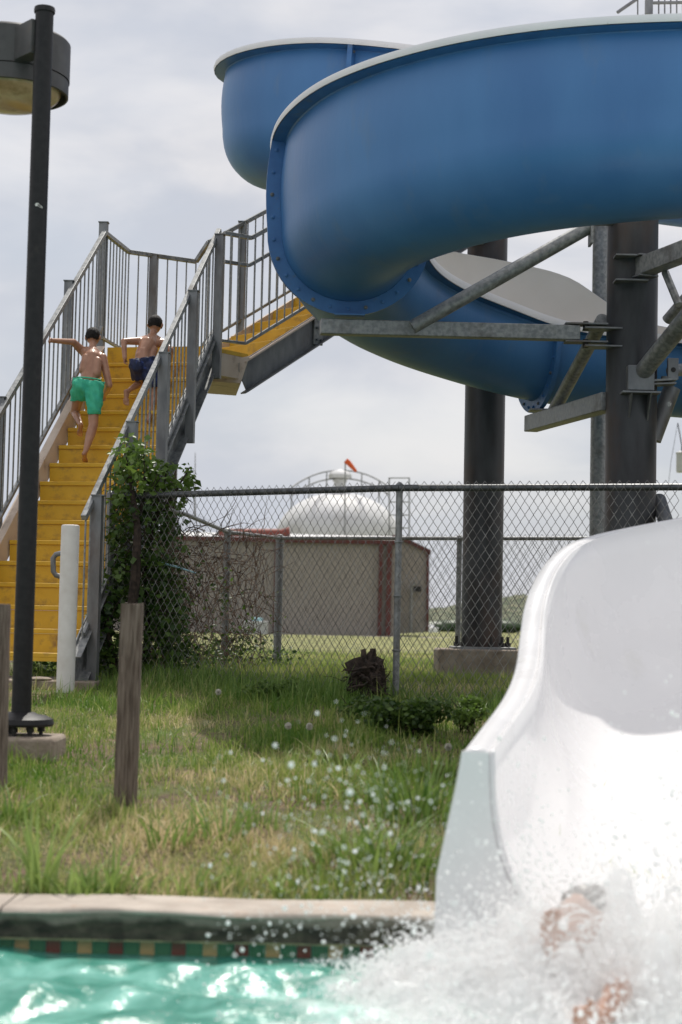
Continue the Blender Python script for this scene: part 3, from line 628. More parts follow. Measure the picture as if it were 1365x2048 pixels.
fence([C0,C1,C3 if False else C2,C3],'near chain link fence with a dark top pipe crossing in front of the shed',[(C0[0],C0[1],'galvd',.036),(C1[0],C1[1],'galv',.024),(4.0,10.95,'galv',.03)],zf,'wire',.0026)
S1=atx(375,1030,15.7); S2=atx(455,1066,18.0); S3=atx(560,1078,19.3); S4=atx(920,1078,18.5); S5=atx(1150,1078,18.0); S6=(5.0,17.0)
zf2=lambda p: float(np.interp(p[0],[S1[0],S2[0],S3[0],S4[0],S5[0]],[P(375,1030,15.7).z,P(455,1064,18.0).z,P(560,1076,19.3).z,P(920,1077,18.5).z,P(1150,1077,18.0).z])) if p[1]>15 else .99
fence([(-1.78,13.4),S1,S2,S3,S4,S5,S6],'farther chain link fence bending away to the shed, thinner posts',[(S2[0],S2[1],'galvd',.036),(S3[0],S3[1],'galvd',.045),(S4[0],S4[1],'galv',.03)],zf2,'wireb',.0024,railr=.02,railm='galv')
# ================================================================ BLUE WATER SLIDE
def flume(root,cs,tan,out,zb,zo,zi,tag_part='flume_shell',w=.54,flg=(),rimw=.115,rimh=.052,seed=0,rimh_i=.068):
    """cs: centre line (n,2); tan: unit tangents; out: unit outward normals; zb/zo/zi: bottom, outer rim, inner rim heights"""
    n=len(cs); K=26
    def prof(i,off):
        pts=[]; hb=.56
        for k in range(K+1):
            a=math.pi*k/K; u=-math.cos(a); zc=zb[i]+hb*(1-math.sin(a)**.92)
            pts.append([(w+off)*u*(1+0*a), zc-off*math.sin(a)])
        top=zb[i]+hb
        # walls above: bulge slightly
        def wall(sgn,zr):
            q=[]
            for k in range(1,9):
                t=k/8; q.append([sgn*((w+off)*(1+.05*math.sin(math.pi*t)-.04*t)), top+(zr-top)*t])
            return q
        if zi[i]>top: L=wall(-1,zi[i])[::-1]
        else:
            L=[]; # inner rim lower than springing: clip
            pts=[p if not(p[0]<0 and p[1]>zi[i]) else [p[0],p[1]] for p in pts]
            L=[[ -(w+off)*.99, max(zi[i],top-.0) ]]*8
        Rr=wall(1,zo[i]); return L+pts+Rr
    def P3(i,u,z): return Vector((cs[i][0]+out[i][0]*u,cs[i][1]+out[i][1]*u,z))
    def sheet(name,off,m,flip,a,b):
        mb=MB(); vs=[];fs=[]
        for i in range(a,b+1):
            pr=prof(i,off)
            if off: pr[-1][1]+=rimh-.012; pr[-1][0]-=.004
            for (u,z) in pr: vs.append(P3(i,u,z))
        L=len(prof(a,off))
        for i in range(b-a):
            for k in range(L-1):
                f=(i*L+k,i*L+k+1,(i+1)*L+k+1,(i+1)*L+k); fs.append(f if not flip else f[::-1])
        mb.add(vs,fs); return mb.build(name,m,root,smooth='all')
    cuts=[0]+list(flg)+[n-1]
    for a,b in zip(cuts[:-1],cuts[1:]):
        sh=sheet('flume_shell',0,'blue',False,a,b); sheet('flume_lining',-.012,'cream',True,a,b)
        for side in (1,-1):
            # rim: lip going outward, blue underside, white face and top
            mb=MB(); mbu=MB(); vs=[];vu=[]
            for i in range(a,b+1):
                pr=prof(i,0); u,z=pr[-1] if side>0 else pr[0]; ui=u-side*.0 if side>0 else u+.02
                uo=u+side*rimw; hh=rimh if side>0 else rimh_i
                vs+= [P3(i,uo,z-.012),P3(i,uo+side*.008,z-.012+hh*.5),P3(i,uo,z-.012+hh),P3(i,ui,z+hh-.006),P3(i,ui,z-.03)]
                vu+= [P3(i,u-side*.001,z-.05),P3(i,u+side*.012,z-.028),P3(i,uo-side*.006,z-.016)]
            fs=[];fu=[]
            for i in range(b-a):
                for k in range(4):
                    f=(i*5+k,i*5+k+1,(i+1)*5+k+1,(i+1)*5+k); fs.append(f if side<0 else f[::-1])
                for k in range(2):
                    f=(i*3+k,i*3+k+1,(i+1)*3+k+1,(i+1)*3+k); fu.append(f if side<0 else f[::-1])
            mb.add(vs,fs); mb.build('white_rim','rim',root,smooth=True); mbu.add(vu,fu); mbu.build('rim_underside','bluef',root,smooth=True)
            # little rust-stained fixings along the lip
    for fi in flg:
        pr=prof(fi,0); L=len(pr); mb=MB(); vs=[]; th=.022
        T=Vector((tan[fi][0],tan[fi][1],0))
        cz=zb[fi]+.56
        for s_ in (-th,th):
            for k,(u,z) in enumerate(pr):
                nx=u; nz=(z-cz) if z<cz else 0; l=math.hypot(nx,nz) or 1
                for e in (.0,.112): vs.append(P3(fi,u+nx/l*e,z+nz/l*e)+T*s_)
        fs=[]; H=2*L
        for k in range(L-1):
            a=2*k; fs+=[(a,a+1,a+3,a+2),(H+a+2,H+a+3,H+a+1,H+a),(a+1,H+a+1,H+a+3,a+3)]
        mb.add(vs,fs); fo=mb.build('joint_flange','bluef',root,smooth=True)
        # bolts
        bs=None; acc=0
        for k in range(1,L-1):
            u,z=pr[k]; acc+=math.hypot(u-pr[k-1][0],z-pr[k-1][1])
            if acc<.105: continue
            acc=0; nx=u; nz=(z-cz) if z<cz else 0; l=math.hypot(nx,nz) or 1
            for s_,e0 in ((1,.045),(-1,.045)):
                jig=.02*math.sin(k*3.1); q=P3(fi,u+nx/l*(e0+jig),z+nz/l*(e0+jig))+T*s_*th
                m2=MB(); m2.lathe((0,0,0),[(.017,0),(.017,.006),(.010,.008),(.010,.016),(0,.018)],7)
                R_=(T*s_).to_track_quat('Z','Y').to_matrix(); m2.v=[tuple(R_@Vector(p)+q) for p in m2.v]
                m2.build('bolt','bluef' if (k+s_)%3 else 'bolt',fo)
ws_=empty('water_slide',(2.33,13.6,-.5),'big blue fibreglass spiral water slide with white rims and bolted flange joints','water slide')
HC=np.array([2.275,13.6]); HR=2.27
th=np.radians(np.arange(-82,302,2.0)); deg=np.degrees(th)
cs=np.stack([HC[0]-HR*np.sin(th),HC[1]-HR*np.cos(th)],1); tn=np.stack([-np.cos(th),np.sin(th)],1); ou=np.stack([-np.sin(th),-np.cos(th)],1)
kd=[-82,-40,5,30,60,85,108,130,150,169,185,201,240,302]
zb=np.interp(deg,kd,[3.05,2.93,2.79,2.73,2.64,2.56,2.46,2.36,2.25,2.12,2.06,2.0,1.8,1.45])
zo=np.interp(deg,[-82,-40,5,30,60,85,108,130,152,164,171,177.5,182,186,192,201,302],[4.1,4.02,3.93,3.92,3.90,3.84,3.76,3.66,3.55,3.52,3.47,3.41,3.29,3.10,2.95,2.85,2.4])
zi=np.interp(deg,[-82,5,30,60,85,108,150,170,205,302],[3.62,3.35,3.3,3.25,3.2,3.05,2.88,2.72,2.60,2.2])
def sm(a,k=5): p=np.pad(a,k,'edge'); return np.convolve(p,np.ones(2*k+1)/(2*k+1),'valid')
zb=sm(zb); zo=sm(zo,2); zi=sm(zi)
idx=lambda d:int(np.argmin(abs(deg-d)))
flume(ws_,cs,tn,ou,zb,zo,zi,flg=(idx(-60),idx(85),idx(169),idx(250)))
# upper piece: comes from the far right, turns at the left, falls back to the right behind the near spiral
ctrl=[(6.5,17.9),(4.5,17.9),(2.4,17.75),(.9,17.35),(-.06,16.95),(-.64,16.4),(-.62,15.85),(-.12,15.45),(.6,15.25),(1.4,15.25),(2.4,15.3),(3.6,15.2),(5.0,14.9),(6.4,14.2)]
cz_b=[5.5,5.2,4.9,4.62,4.42,4.22,4.12,4.05,3.98,3.9,3.78,3.62,3.45,3.3]
cz_o=[6.6,6.3,6.0,5.75,5.55,5.36,5.27,5.20,5.06,4.93,4.85,4.75,4.6,4.4]
def catmull(pts,m=10):
    pts=[np.array(p,float) for p in pts]; pts=[2*pts[0]-pts[1]]+pts+[2*pts[-1]-pts[-2]]; o=[]
    for i in range(1,len(pts)-2):
        for k in range(m):
            t=k/m; a,b,c,d=pts[i-1:i+3]
            o.append(.5*((2*b)+(-a+c)*t+(2*a-5*b+4*c-d)*t*t+(-a+3*b-3*c+d)*t**3))
    o.append(pts[-2]); return np.array(o)
cc=catmull([(x,y,a,b) for (x,y),a,b in zip(ctrl,cz_b,cz_o)],7)
for _ in range(6): cc[1:-1]=(cc[:-2]+2*cc[1:-1]+cc[2:])/4
t_=np.gradient(cc[:,:2],axis=0); t_/=np.linalg.norm(t_,axis=1)[:,None]
ou2=np.stack([t_[:,1],-t_[:,0]],1)   # right-hand side of travel = outward for a left-hand turn
ki=int(np.argmin(np.abs(cc[:,0]-.17)+10*(cc[:,1]>16)))
flume(ws_,cc[:,:2],t_,ou2,cc[:,2],cc[:,3],cc[:,2]+.85,flg=(ki,))
# ---------------- support tower
CX,CY=P(1264,700,13.6).x,13.6
tw=empty('support_tower',(CX,CY,g1(CX,CY)),'thick dark steel column carrying the spiral slide, with bolted arms and struts','slide support')
mb=MB(); mb.tube([(CX,CY,g1(CX,CY)-.2),(CX,CY,1.5),(CX,CY,3.3),(CX,CY,3.62)],.204,40); mb.build('column','column',tw)
mb=MB(); mb.lathe((CX,CY,0),[(0,3.67),(.24,3.67),(.24,3.62),(0,3.62)][::-1],32); mb.build('column_cap','galv',tw)
def arm(a,b,w=.10,h=.125,m='galv'):
    mb=MB(); mb.bar(a,b,w,h); return mb.build('support_arm',m,tw,bevel=.008)
def pipe(a,b,r=.055,m='galv',nm='strut'):
    mb=MB(); mb.tube([a,b],r,20); return mb.build(nm,m,tw)
def lug(c,d,L=.2,w=.15,zs=(.075,-.075),bolts=True):
    d=Vector(d).normalized()
    for z in zs:
        mb=MB(); mb.bar(c+up3*z-d*L/2,c+up3*z+d*L/2,w,.014); o=mb.build('lug_plate','galvd',tw,bevel=.002)
        if bolts:
            mb=MB(); q=c+up3*z; mb.cyl(q-up3*.045,q-up3*.007,.024,6); mb.cyl(q+up3*.007,q+up3*.025,.022,6); mb.build('bolt','boltb',o)
# arm under the near-left flange
a=P(641,654,13.25); b=P(1158,667,13.5); arm(a,b,.11,.12); q=P(1172,667,13.5); lug(q,(1,0,0),.34,.13,(.072,-.072))
q=P(1205,672,13.5); lug(q,(1,0,0),.30,.16,(.055,-.09),False)
mb=MB(); mb.bar(P(700,632,13.25)-Vector((.12,0,0)),P(700,632,13.25)+Vector((.12,0,0)),.16,.012); mb.build('saddle_plate','bluef',tw)
pipe(P(824,655,13.29),P(1182,452,13.45),.056); 
mb=MB(); q=P(1182,458,13.45); mb.bar(q-up3*.13,q+up3*.13,.02,.16,up=(0,1,0)); mb.build('end_plate','galv',tw)
pipe(P(1182,440,13.45),Vector((CX,CY,P(1182,430,13.5).z)),.05)
# lower arm to the far flange
a=P(1062,848,15.75); b=P(1218,803,13.62); arm(a,b,.13,.15)
q=P(1080,838,15.7); mb=MB(); mb.bar(q+up3*.08-Vector((.1,0,0)),q+up3*.08+Vector((.1,0,0)),.2,.014); mb.build('saddle_plate','galvd',tw)
pipe(P(1108,822,15.2),P(1206,640,13.62),.057)
# right-hand arm to the front, strut and brackets
a=P(1285,535,13.42); b=Vector((3.02,11.55,a.z)); arm(a,b,.13,.145); d=(b-a).normalized()
lug(a-d*.02,d,.26,.17,(.082,-.082)); lug(P(1262,538,13.4),(1,0,0),.26,.15,(.10,-.10),False)
lo=P(1285,770,13.36); pipe(lo+Vector((0,0,.1)),Vector((2.78,12.2,2.66)),.072)
mb=MB(); mb.box(P(1281,757,13.36),(.21,.10,.20)); mb.build('gusset_box','galvd',tw,bevel=.006)
q=P(1281,786,13.34); mb=MB(); mb.bar(q-Vector((.15,0,0)),q+Vector((.15,0,0)),.16,.014); mb.build('shelf_plate','galvd',tw)
for px in (1262,1300):
    q=P(px,788,13.33); mb=MB(); mb.add([q+Vector((-.006,-.07,0)),q+Vector((-.006,.09,0)),q+Vector((-.006,.09,-.2)),q+Vector((.006,-.07,0)),q+Vector((.006,.09,0)),q+Vector((.006,.09,-.2)),],[(0,1,2),(5,4,3),(0,3,4,1),(1,4,5,2),(2,5,3,0)]); mb.build('gusset','galvd',tw,smooth=False)
pipe(P(1331,545,13.2),P(1358,610,13.0),.03)
# bracket right of the column
q=P(1338,762,13.6); mb=MB(); mb.bar(P(1305,763,13.5),P(1352,760,13.5),.14,.016); mb.build('lug_plate','galv',tw)
mb=MB(); mb.bar(P(1305,770,13.5),P(1350,768,13.5),.14,.012); mb.build('lug_plate','galvd',tw)
q=P(1346,738,13.5); mb=MB(); mb.box(q,(.085,.05,.17)); mb.build('clevis','galvd',tw,bevel=.003); mb=MB(); mb.cyl(q+Vector((0,-.03,-.01)),q+Vector((0,-.02,-.01)),.02,12); mb.build('clevis_hole','boltb',tw)
mb=MB(); mb.cyl(P(1330,760,13.48),P(1330,753,13.48),.03,8); mb.build('bolt','bolt',tw)
pipe(P(1343,742,13.6),P(1395,736,13.9),.05); pipe(P(1345,775,13.75),P(1306,880,13.75),.07,'galvd')
pipe(P(1318,1000,13.7),P(1342,1075,13.2),.06,'galvd'); 
# far arm right (pale brown beam behind)
pipe(P(1335,640,15),P(1420,540,14.5),.05,'galv')
# slim rear post
q=P(1196,1000,17.3); mb=MB(); mb.tube([(q.x,17.3,g1(q.x,17.3)-.1),(q.x,17.3,4.35)],.082,20); o=mb.build('slim_post','galv'); tag(o,'slim pale steel post close left of the thick dark column','post')
# ---------------- second column
q=P(963,1290,17.1); c2=empty('support_column',(q.x,17.1,-.6),'dark steel column on a concrete footing behind the fence, left of the slide exit','slide support')
zt=P(963,1302,17.0).z
mb=MB(); mb.tube([(q.x,17.1,zt+.04),(q.x,17.1,2.0),(q.x,17.1,4.0)],.204,40); mb.build('column','column',c2)
q2=P(958,480,17.0); mb=MB(); mb.bar(q2-Vector((.08,0.0,.0)),q2+Vector((.12,0,0)),.3,.02); mb.bar(q2-Vector((.08,0.0,.06)),q2+Vector((.04,0,-.06)),.3,.02); mb.build('lug_plate','galvd',c2)
mb=MB(); mb.box((q.x-.03,16.95,zt-.19),(.86,.86,.42)); mb.build('footing','concrete',c2,bevel=.02)
mb=MB(); mb.box((q.x,17.0,zt+.02),(.62,.62,.045)); mb.build('base_plate','galv',c2,bevel=.004)
for a in (-2.9,-2.4,-1.9,-1.3,-.8,-.3,.9,2.2):
    p=Vector((q.x+.265*math.cos(a),17.05+.265*math.sin(a),zt)); mb=MB(); mb.cyl(p,p+up3*.145,.016,8); mb.cyl(p+up3*.045,p+up3*.085,.030,6); mb.build('anchor_bolt','boltb',c2)
# tower railing glimpsed at the top right
tr=empty('tower_railing',P(1320,40,19),'bit of dark railing of the slide tower above the top right of the blue flume','railing')
mb=MB(); mb.tube([P(1235,25,19),P(1283,-8,19),P(1330,-14,19)],.02,6); mb.build('handrail','galvd',tr)
mb=MB(); mb.tube([P(1296,6,19),P(1420,4,19)],.018,6); mb.build('mid_rail','galvd',tr)
mb=MB(); mb.bar(P(1298,30,19),P(1299,-40,19),.08,.08,up=(0,1,0)); mb.build('post','galvd',tr)
for px in (1276,1318,1330,1342,1354,1366):
    mb=MB(); mb.tube([P(px,30,19),P(px,-14,19)],.009,5); mb.build('baluster','galvd',tr)
# ================================================================ WHITE SLIDE EXIT
we=empty('slide_exit',(.9,6.5,-1.1),'wide white fibreglass slide exit chute curving down into the pool','slide exit')
Lr=[P(925,1503,5.54),P(962,1455,5.88),P(1010,1390,6.35),P(1034,1330,6.85),P(1042,1270,7.3),P(1052,1205,7.75),P(1078,1142,8.15),P(1120,1098,8.5),P(1175,1074,8.75),P(1258,1055,8.9),P(1377,1034,9.0),P(1600,1000,9.05),P(1900,965,9.05)]
Rr=[(1.72,5.54,-.42),(1.74,5.95,-.30),(1.77,6.3,-.2),(1.80,6.7,-.1),(1.85,7.0,0),(1.90,7.25,.1),(1.97,7.45,.2),(2.06,7.58,.25),(2.2,7.66,.3),(2.4,7.7,.33),(2.75,7.75,.36),(3.4,7.8,.4),(4.1,7.8,.45)]
Fz=[-1.06,-.99,-.90,-.80,-.71,-.62,-.54,-.47,-.41,-.36,-.31,-.24,-.18]
C=catmull([tuple(a)+tuple(b)+(f,) for a,b,f in zip(Lr,Rr,Fz)],8)
for _ in range(5): C[1:-1]=(C[:-2]+2*C[1:-1]+C[2:])/4
nS=len(C); K=36
def wprof(c,off=0):
    L=Vector(c[0:3]); R=Vector(c[3:6]); zf_=c[6]; ax=(R-L); ax.z=0; Wd=ax.length; ax/=Wd; pts=[]; m=.085
    for k in range(K+1):
        a=math.pi*k/K; s=-math.copysign(abs(math.cos(a))**.72,math.cos(a)) ; hgt=1-abs(math.sin(a))**.8
        u=m+(Wd-2*m)*(s+1)/2; zr=(L.z if s<0 else R.z); z=zf_+(zr-zf_)*hgt
        pts.append(L+ax*u+up3*(z-L.z))
    return L,R,ax,pts
vs=[];fs=[]
for c in C: vs+=wprof(c)[3]
for i in range(nS-1):
    for k in range(K): a=i*(K+1)+k; fs.append((a,a+1,a+K+2,a+K+1))
mb=MB(); mb.add(vs,fs); o=mb.build('chute','white',we,smooth='all')
sol=o.modifiers.new('shell','SOLIDIFY'); sol.thickness=.018; sol.offset=1
for side in (0,1):
    vs=[];fs=[]
    for c in C:
        L,R,ax,pts=wprof(c); e=L if side==0 else R; s=1 if side==0 else -1
        inn=pts[0] if side==0 else pts[-1]
        rr=[e+up3*-.055-ax*s*.004, e-up3*.012-ax*s*.004, e+ax*s*.008+up3*.002, e+ax*s*.04+up3*.006, inn-ax*s*.012+up3*.003, inn+ax*s*.003-up3*.012, inn-up3*.05]
        vs+=rr
    for i in range(nS-1):
        for k in range(6):
            f=(i*7+k,i*7+k+1,(i+1)*7+k+1,(i+1)*7+k); fs.append(f if side==0 else f[::-1])
    mb=MB(); mb.add(vs,fs); o=mb.build('rim','white',we,smooth='all')
    sol=o.modifiers.new('shell','SOLIDIFY'); sol.thickness=.006; sol.offset=-1
# exit face flange
L,R,ax,pts=wprof(C[0]); n=len(pts); outr=[]
xlb=P(838,1872,5.54).x; xrb=R.x+.11
for k,p in enumerate(pts):
    t=k/(n-1)
    if t<.5:
        f=(L.z-p.z)/(L.z+1.2); outr.append(Vector((L.x+(xlb-L.x)*min(1,f*1.25),p.y,p.z-.02 if f>.02 else L.z)))
    else:
        f=(R.z-p.z)/(R.z+1.2); outr.append(Vector((R.x+(xrb-R.x)*min(1,f*1.25),p.y,p.z-.02 if f>.02 else R.z)))
for k in range(n):
    if .18<k/(n-1)<.82: outr[k].z=min(outr[k].z,-1.25)
vs=[];fs=[]
for dy in (-.0,.045):
    for a,b in zip(pts,outr): vs+= [a+Vector((0,dy-.012,0)),b+Vector((0,dy-.012,0))]
H=2*n
for k in range(n-1):
    a=2*k; fs+=[(a,a+1,a+3,a+2),(H+a+2,H+a+3,H+a+1,H+a),(a+1,H+a+1,H+a+3,a+3),(a+2,H+a+2,H+a,a)]
fs+=[(0,H,H+1,1),(H-2,H-1,2*H-1,2*H-2)]
mb=MB(); mb.add(vs,fs); mb.build('exit_flange','white',we,bevel=.006)

for ci in (34,74):
    pts_=wprof(C[ci])[3]; mb=MB(); mb.tube([p+up3*.001 for p in pts_],.0028,5,cap=False); mb.build('section_seam','cream',we)
# ================================================================ VEGETATION
def blades(name,X,Y,h,wd,tint,m,label,lean=.35,seg=3,parent=None,z=None,cat=None,kind='stuff',az=None,leans=None):
    n=len(X); Z=gz(X,Y)-.01 if z is None else z
    a=rng.uniform(0,2*math.pi,n) if az is None else az; f=rng.uniform(0,2*math.pi,n)
    ln=np.abs(rng.normal(0,lean,n)) if leans is None else leans
    V=np.zeros((n,2*seg+1,3)); T=np.zeros((n,2*seg+1))
    for j in range(seg+1):
        t=j/seg; hor=ln*h*t**2*.9; ver=h*(t-.30*np.minimum(ln,1.6)*t*t)
        cx=X+np.cos(a)*hor; cy=Y+np.sin(a)*hor; cz=Z+ver; w=wd*(1-t**1.6)*.5
        if j<seg:
            V[:,2*j,0]=cx-np.cos(f)*w; V[:,2*j,1]=cy-np.sin(f)*w; V[:,2*j,2]=cz
            V[:,2*j+1,0]=cx+np.cos(f)*w; V[:,2*j+1,1]=cy+np.sin(f)*w; V[:,2*j+1,2]=cz
        else: V[:,2*j,0]=cx; V[:,2*j,1]=cy; V[:,2*j,2]=cz
    T[:]=tint[:,None]; k=2*seg+1; b=np.arange(n)[:,None]*k; Fs=[]
    for j in range(seg-1): Fs+= [np.concatenate([b+2*j,b+2*j+1,b+2*j+3],1),np.concatenate([b+2*j,b+2*j+3,b+2*j+2],1)]
    Fs.append(np.concatenate([b+2*seg-2,b+2*seg-1,b+2*seg],1))
    o=npmesh(name,V.reshape(-1,3),np.concatenate(Fs),m,parent,attr=T.ravel())
    if kind: tag(o,label,kind=kind)
    return o
def vnoise(x,y,s,seed):
    r=np.random.default_rng(seed); o=0*x
    for i in range(10):
        a=r.uniform(0,2*math.pi); k=r.uniform(.6,1.8)*s; o=o+np.sin(k*(x*math.cos(a)+y*math.sin(a))+r.uniform(0,6.3))
    return o/3.2
n=190000
D=5.9+ (rng.random(n)**1.15)*8.6; X=rng.uniform(-1,1,n)*(D*.215+.25)+.0
dry=np.clip(.43+.22*vnoise(X,D,2.6,1)+.15*vnoise(X,D,9,2)+.20*np.clip((7.0-D)/1.0,0,1)+rng.normal(0,.22,n)+.04-.30*np.exp(-((D-9.9)/.9)**2)*np.clip((X+.75)/.3,0,1),0,1)
dens=np.clip(.62+.35*vnoise(X,D,4,3),.18,1)*np.clip(.34+(D-5.9)/1.3,0,1); keep=rng.random(n)<dens
keep&=~((np.abs(X+2.42)<.66)&(np.abs(D-12.95)<.48)); keep&=~((X>.36)&(D<6.2)); keep&=~((np.abs(X-(P(50,1476,8.9).x))<.19)&(np.abs(D-8.9)<.2))
X,D,dry=X[keep],D[keep],dry[keep]; n=len(X)
lush=np.clip((D-11.0)/1.0,0,1)*.45+.5*np.exp(-((D-9.7)/.8)**2)*np.clip((X+.75)/.3,0,1)+.35*np.clip(vnoise(X,D,2,5),0,1)
h=rng.gamma(2.6,.0165,n)*(1+.7*lush)*(1+.4*vnoise(X,D,7,12).clip(-1,1))+.012; h=np.where(dry>.6,h*.75,h)
blades('grass',X,D,h,rng.uniform(.0035,.009,n)*(1+.2*lush),dry,'grass','short patchy green and dry lawn grass on the slope between pool and fence',lean=.75)
# beyond the fence
n=90000; D=14.3+(rng.random(n)**1.6)*16; X=rng.uniform(-.16,.15,n)*D+rng.uniform(-.5,.5,n)
dry=np.clip(.42+.15*vnoise(X,D,1.2,7)+rng.normal(0,.15,n),0,1)
blades('meadow_grass',X,D,rng.gamma(4,.016,n)+.02,rng.uniform(.006,.014,n),dry,'grass','yellow green field grass beyond the fence',lean=.5,seg=2)
# lush fringe along the fence foot
n=19000; t=rng.random(n); fx=C0[0]+t*(2.6-C0[0]); fy=np.interp(fx,[C0[0],C1[0],C2[0],3],[C0[1],C1[1],C2[1],11.1]); X=fx; D=fy+rng.normal(-.15,.33,n)
blades('fence_weeds',X,D,rng.gamma(5,.021,n)*(.6+.5*np.clip(vnoise(X,D,3,8)+.4,0,1.4)),rng.uniform(.004,.010,n),np.clip(rng.normal(.38,.24,n),0,1),'weed','rank green grass growing along the foot of the chain link fence',lean=.5)
# single clumps
def clump(x,y,h,nb,label,tint=.4,w=.016,spread=.05,lean=.5,cat='weed',name='weed_clump',m='weed',grp='weed clumps on the lawn'):
    root=empty(name,(x,y,g1(x,y)),label,cat,grp)
    X=x+rng.normal(0,spread,nb); Y=y+rng.normal(0,spread,nb); H=1.1*h*rng.uniform(.45,1.05,nb); tint=min(.95,tint+.2); w=w*1.15
    az=np.arctan2(Y-y,X-x)+rng.normal(0,.5,nb)
    blades('leaf_blades',X,Y,H,w*rng.uniform(.6,1.2,nb),np.clip(rng.normal(tint,.18,nb),0,1),m,None,seg=5,parent=root,kind='stuff',az=az,leans=np.abs(rng.normal(lean,.3,nb)))
    return root
def at(px,py):   # lawn point under a pixel
    y=6.0
    while y<30:
        q=P(px,py,y)
        if q.z<g1(q.x,q.y): return q.x,q.y
        y+=.02
    return q.x,q.y
for px,py,hh,nb,lb,ti,w,sp,ln in [
 (80,1790,.36,26,'tall yellow green grass weed standing at the far left pool edge',.75,.018,.03,.25),
 (150,1800,.17,40,'low spreading pale weed right of the tall yellow green one',.6,.016,.06,.9),
 (215,1795,.20,40,'bushy blue green grass tuft before the left coping',.45,.015,.06,.7),
 (385,1785,.15,30,'broad blade tuft at the coping left of the mid coping',.55,.014,.05,.8),
 (560,1795,.13,14,'small lone seedling with broad leaves by the mid coping',.6,.020,.02,.7),
 (345,1690,.22,30,'open tuft of arching blades right of the timber post foot',.35,.013,.06,.9),
 (440,1680,.25,26,'upright tuft in the middle of the lawn, nearer the pool',.35,.014,.05,.6),
 (515,1660,.22,22,'thin upright tuft between the mid lawn and the falling drops',.35,.012,.05,.5),
 (700,1720,.20,60,'leafy tuft left of the slide exit among the drops',.4,.014,.08,.8),
 (770,1740,.26,80,'thick tall grass clump beside the slide exit, nearest the coping',.4,.014,.09,.7),
 (830,1640,.34,90,'tall dark green grass clump against the slide wall',.2,.013,.09,.5),
 (760,1600,.20,50,'shorter green clump left of the tall one by the slide wall',.3,.012,.09,.7),
 (872,1560,.22,40,'seedy grass clump under the rim of the slide exit',.4,.010,.06,.6),
 (620,1600,.17,40,'loose clump at the sunny edge of the shadow patch',.35,.010,.08,.8),
 (20,1640,.20,40,'grass clump at the foot of the left timber post',.4,.011,.06,.6),
 (250,1600,.11,50,'fringe of short blades round the foot of the middle timber post',.3,.008,.05,.6),
 (60,1530,.16,16,'wispy seed grass in front of the lamp footing',.7,.006,.08,.7)]:
    x,y=at(px,py); clump(x,y,hh,nb,lb,ti,w,sp,ln)
# dandelion heads
dn=None
for px,py,stem,lb in [(437,1384,.10,'white dandelion head near the vine, left of the fence posts'),(619,1453,.16,'white dandelion head before the shadow patch, rightmost of a close pair'),(577,1452,.15,'white dandelion head before the shadow patch, leftmost of a close pair'),(897,1494,.2,'white dandelion head beside the slide exit corner')]:
    q=P(px,py,at(px,py+60)[1]); b=Vector((q.x+.01,q.y,g1(q.x,q.y))); r_=empty('dandelion',b,lb,'dandelion','white dandelion heads on the lawn')
    mb=MB(); mb.tube([b,b.lerp(q,.6)+Vector((.006,0,0)),q],.002,5); mb.build('stalk','weed',r_)
    mb=MB(); R=np.random.default_rng(px)
    for k in range(90):
        d=Vector(R.normal(0,1,3)).normalized(); p=q+d*.019; s=d.orthogonal().normalized()*.004; mb.add([q,p+s,p-s],[(0,1,2)]); s2=d.cross(s).normalized()*.004; mb.add([q,p+s2,p-s2],[(0,1,2)])
    mb.ball(q,.012,8,6); mb.build('seed_head','puff',r_,smooth=False)
def leafcloud(name,pts,size,tint,m,parent,kind='stuff',droop=.3):
    """pts (n,3); each leaf a folded diamond of 4 triangles"""
    n=len(pts); d=rng.normal(0,1,(n,3)); d[:,2]=d[:,2]*.5-droop; d/=np.linalg.norm(d,axis=1)[:,None]
    u=rng.normal(0,1,(n,3)); s=np.cross(d,u); s/=np.linalg.norm(s,axis=1)[:,None]; nn=np.cross(s,d)
    L=size*rng.uniform(.4,1.35,n)[:,None]; Wd=L*rng.uniform(.55,.8,n)[:,None]
    V=np.stack([pts,pts+d*L*.42+s*Wd*.5+nn*L*.10,pts+d*L,pts+d*L*.42-s*Wd*.5+nn*L*.10,pts+d*L*.5],1)
    b=np.arange(n)[:,None]*5; Fs=np.concatenate([np.concatenate([b+i,b+j,b+4],1) for i,j in ((0,1),(1,2),(2,3),(3,0))])
    T=np.repeat(tint[:,None],5,1)
    o=npmesh(name,V.reshape(-1,3),Fs,m,parent,attr=T.ravel()); tag(o,kind=kind); return o
# vine on the fence corner (traced outline as blobs with depth)
vine=empty('vine_shrub',P(265,1350,13.3),'leafy green vine climbing the fence corner beside the staircase','vine')
cl=[(252,930,30,55),(285,905,16,25),(300,960,42,50),(350,985,34,26),(378,950,12,26),(245,1000,26,50),(290,1030,48,50),(235,1060,24,40),(330,1050,36,45),(275,1110,46,50),(225,1080,14,22),(320,1130,40,60),(300,1200,52,60),(225,1215,26,44),(210,1255,28,50),(320,1270,48,55),(250,1310,60,45),(200,1310,30,45),(340,1220,40,80),(355,1310,40,40),(240,1150,30,50),(380,965,10,20),(335,935,10,18)]
pts=[];tt=[]
for px,py,rx,ry in cl:
    k=int(rx*ry*(.17 if py<1020 else .125)); 
    a=rng.normal(0,1,(k,3)); a/=np.linalg.norm(a,axis=1)[:,None]; a*=rng.random((k,1))**.6*rng.choice([1,1,1.12,1.35],(k,1))
    for v in a:
        q=P(px+v[0]*rx,py+v[1]*ry,13.2+v[2]*.28); pts.append(q); tt.append(np.clip(rng.normal(.28,.22)+.42*(py<1010)*(v[2]<.5),0,1))  # upper leaves get a lighter tint, sunlight painted into their colour
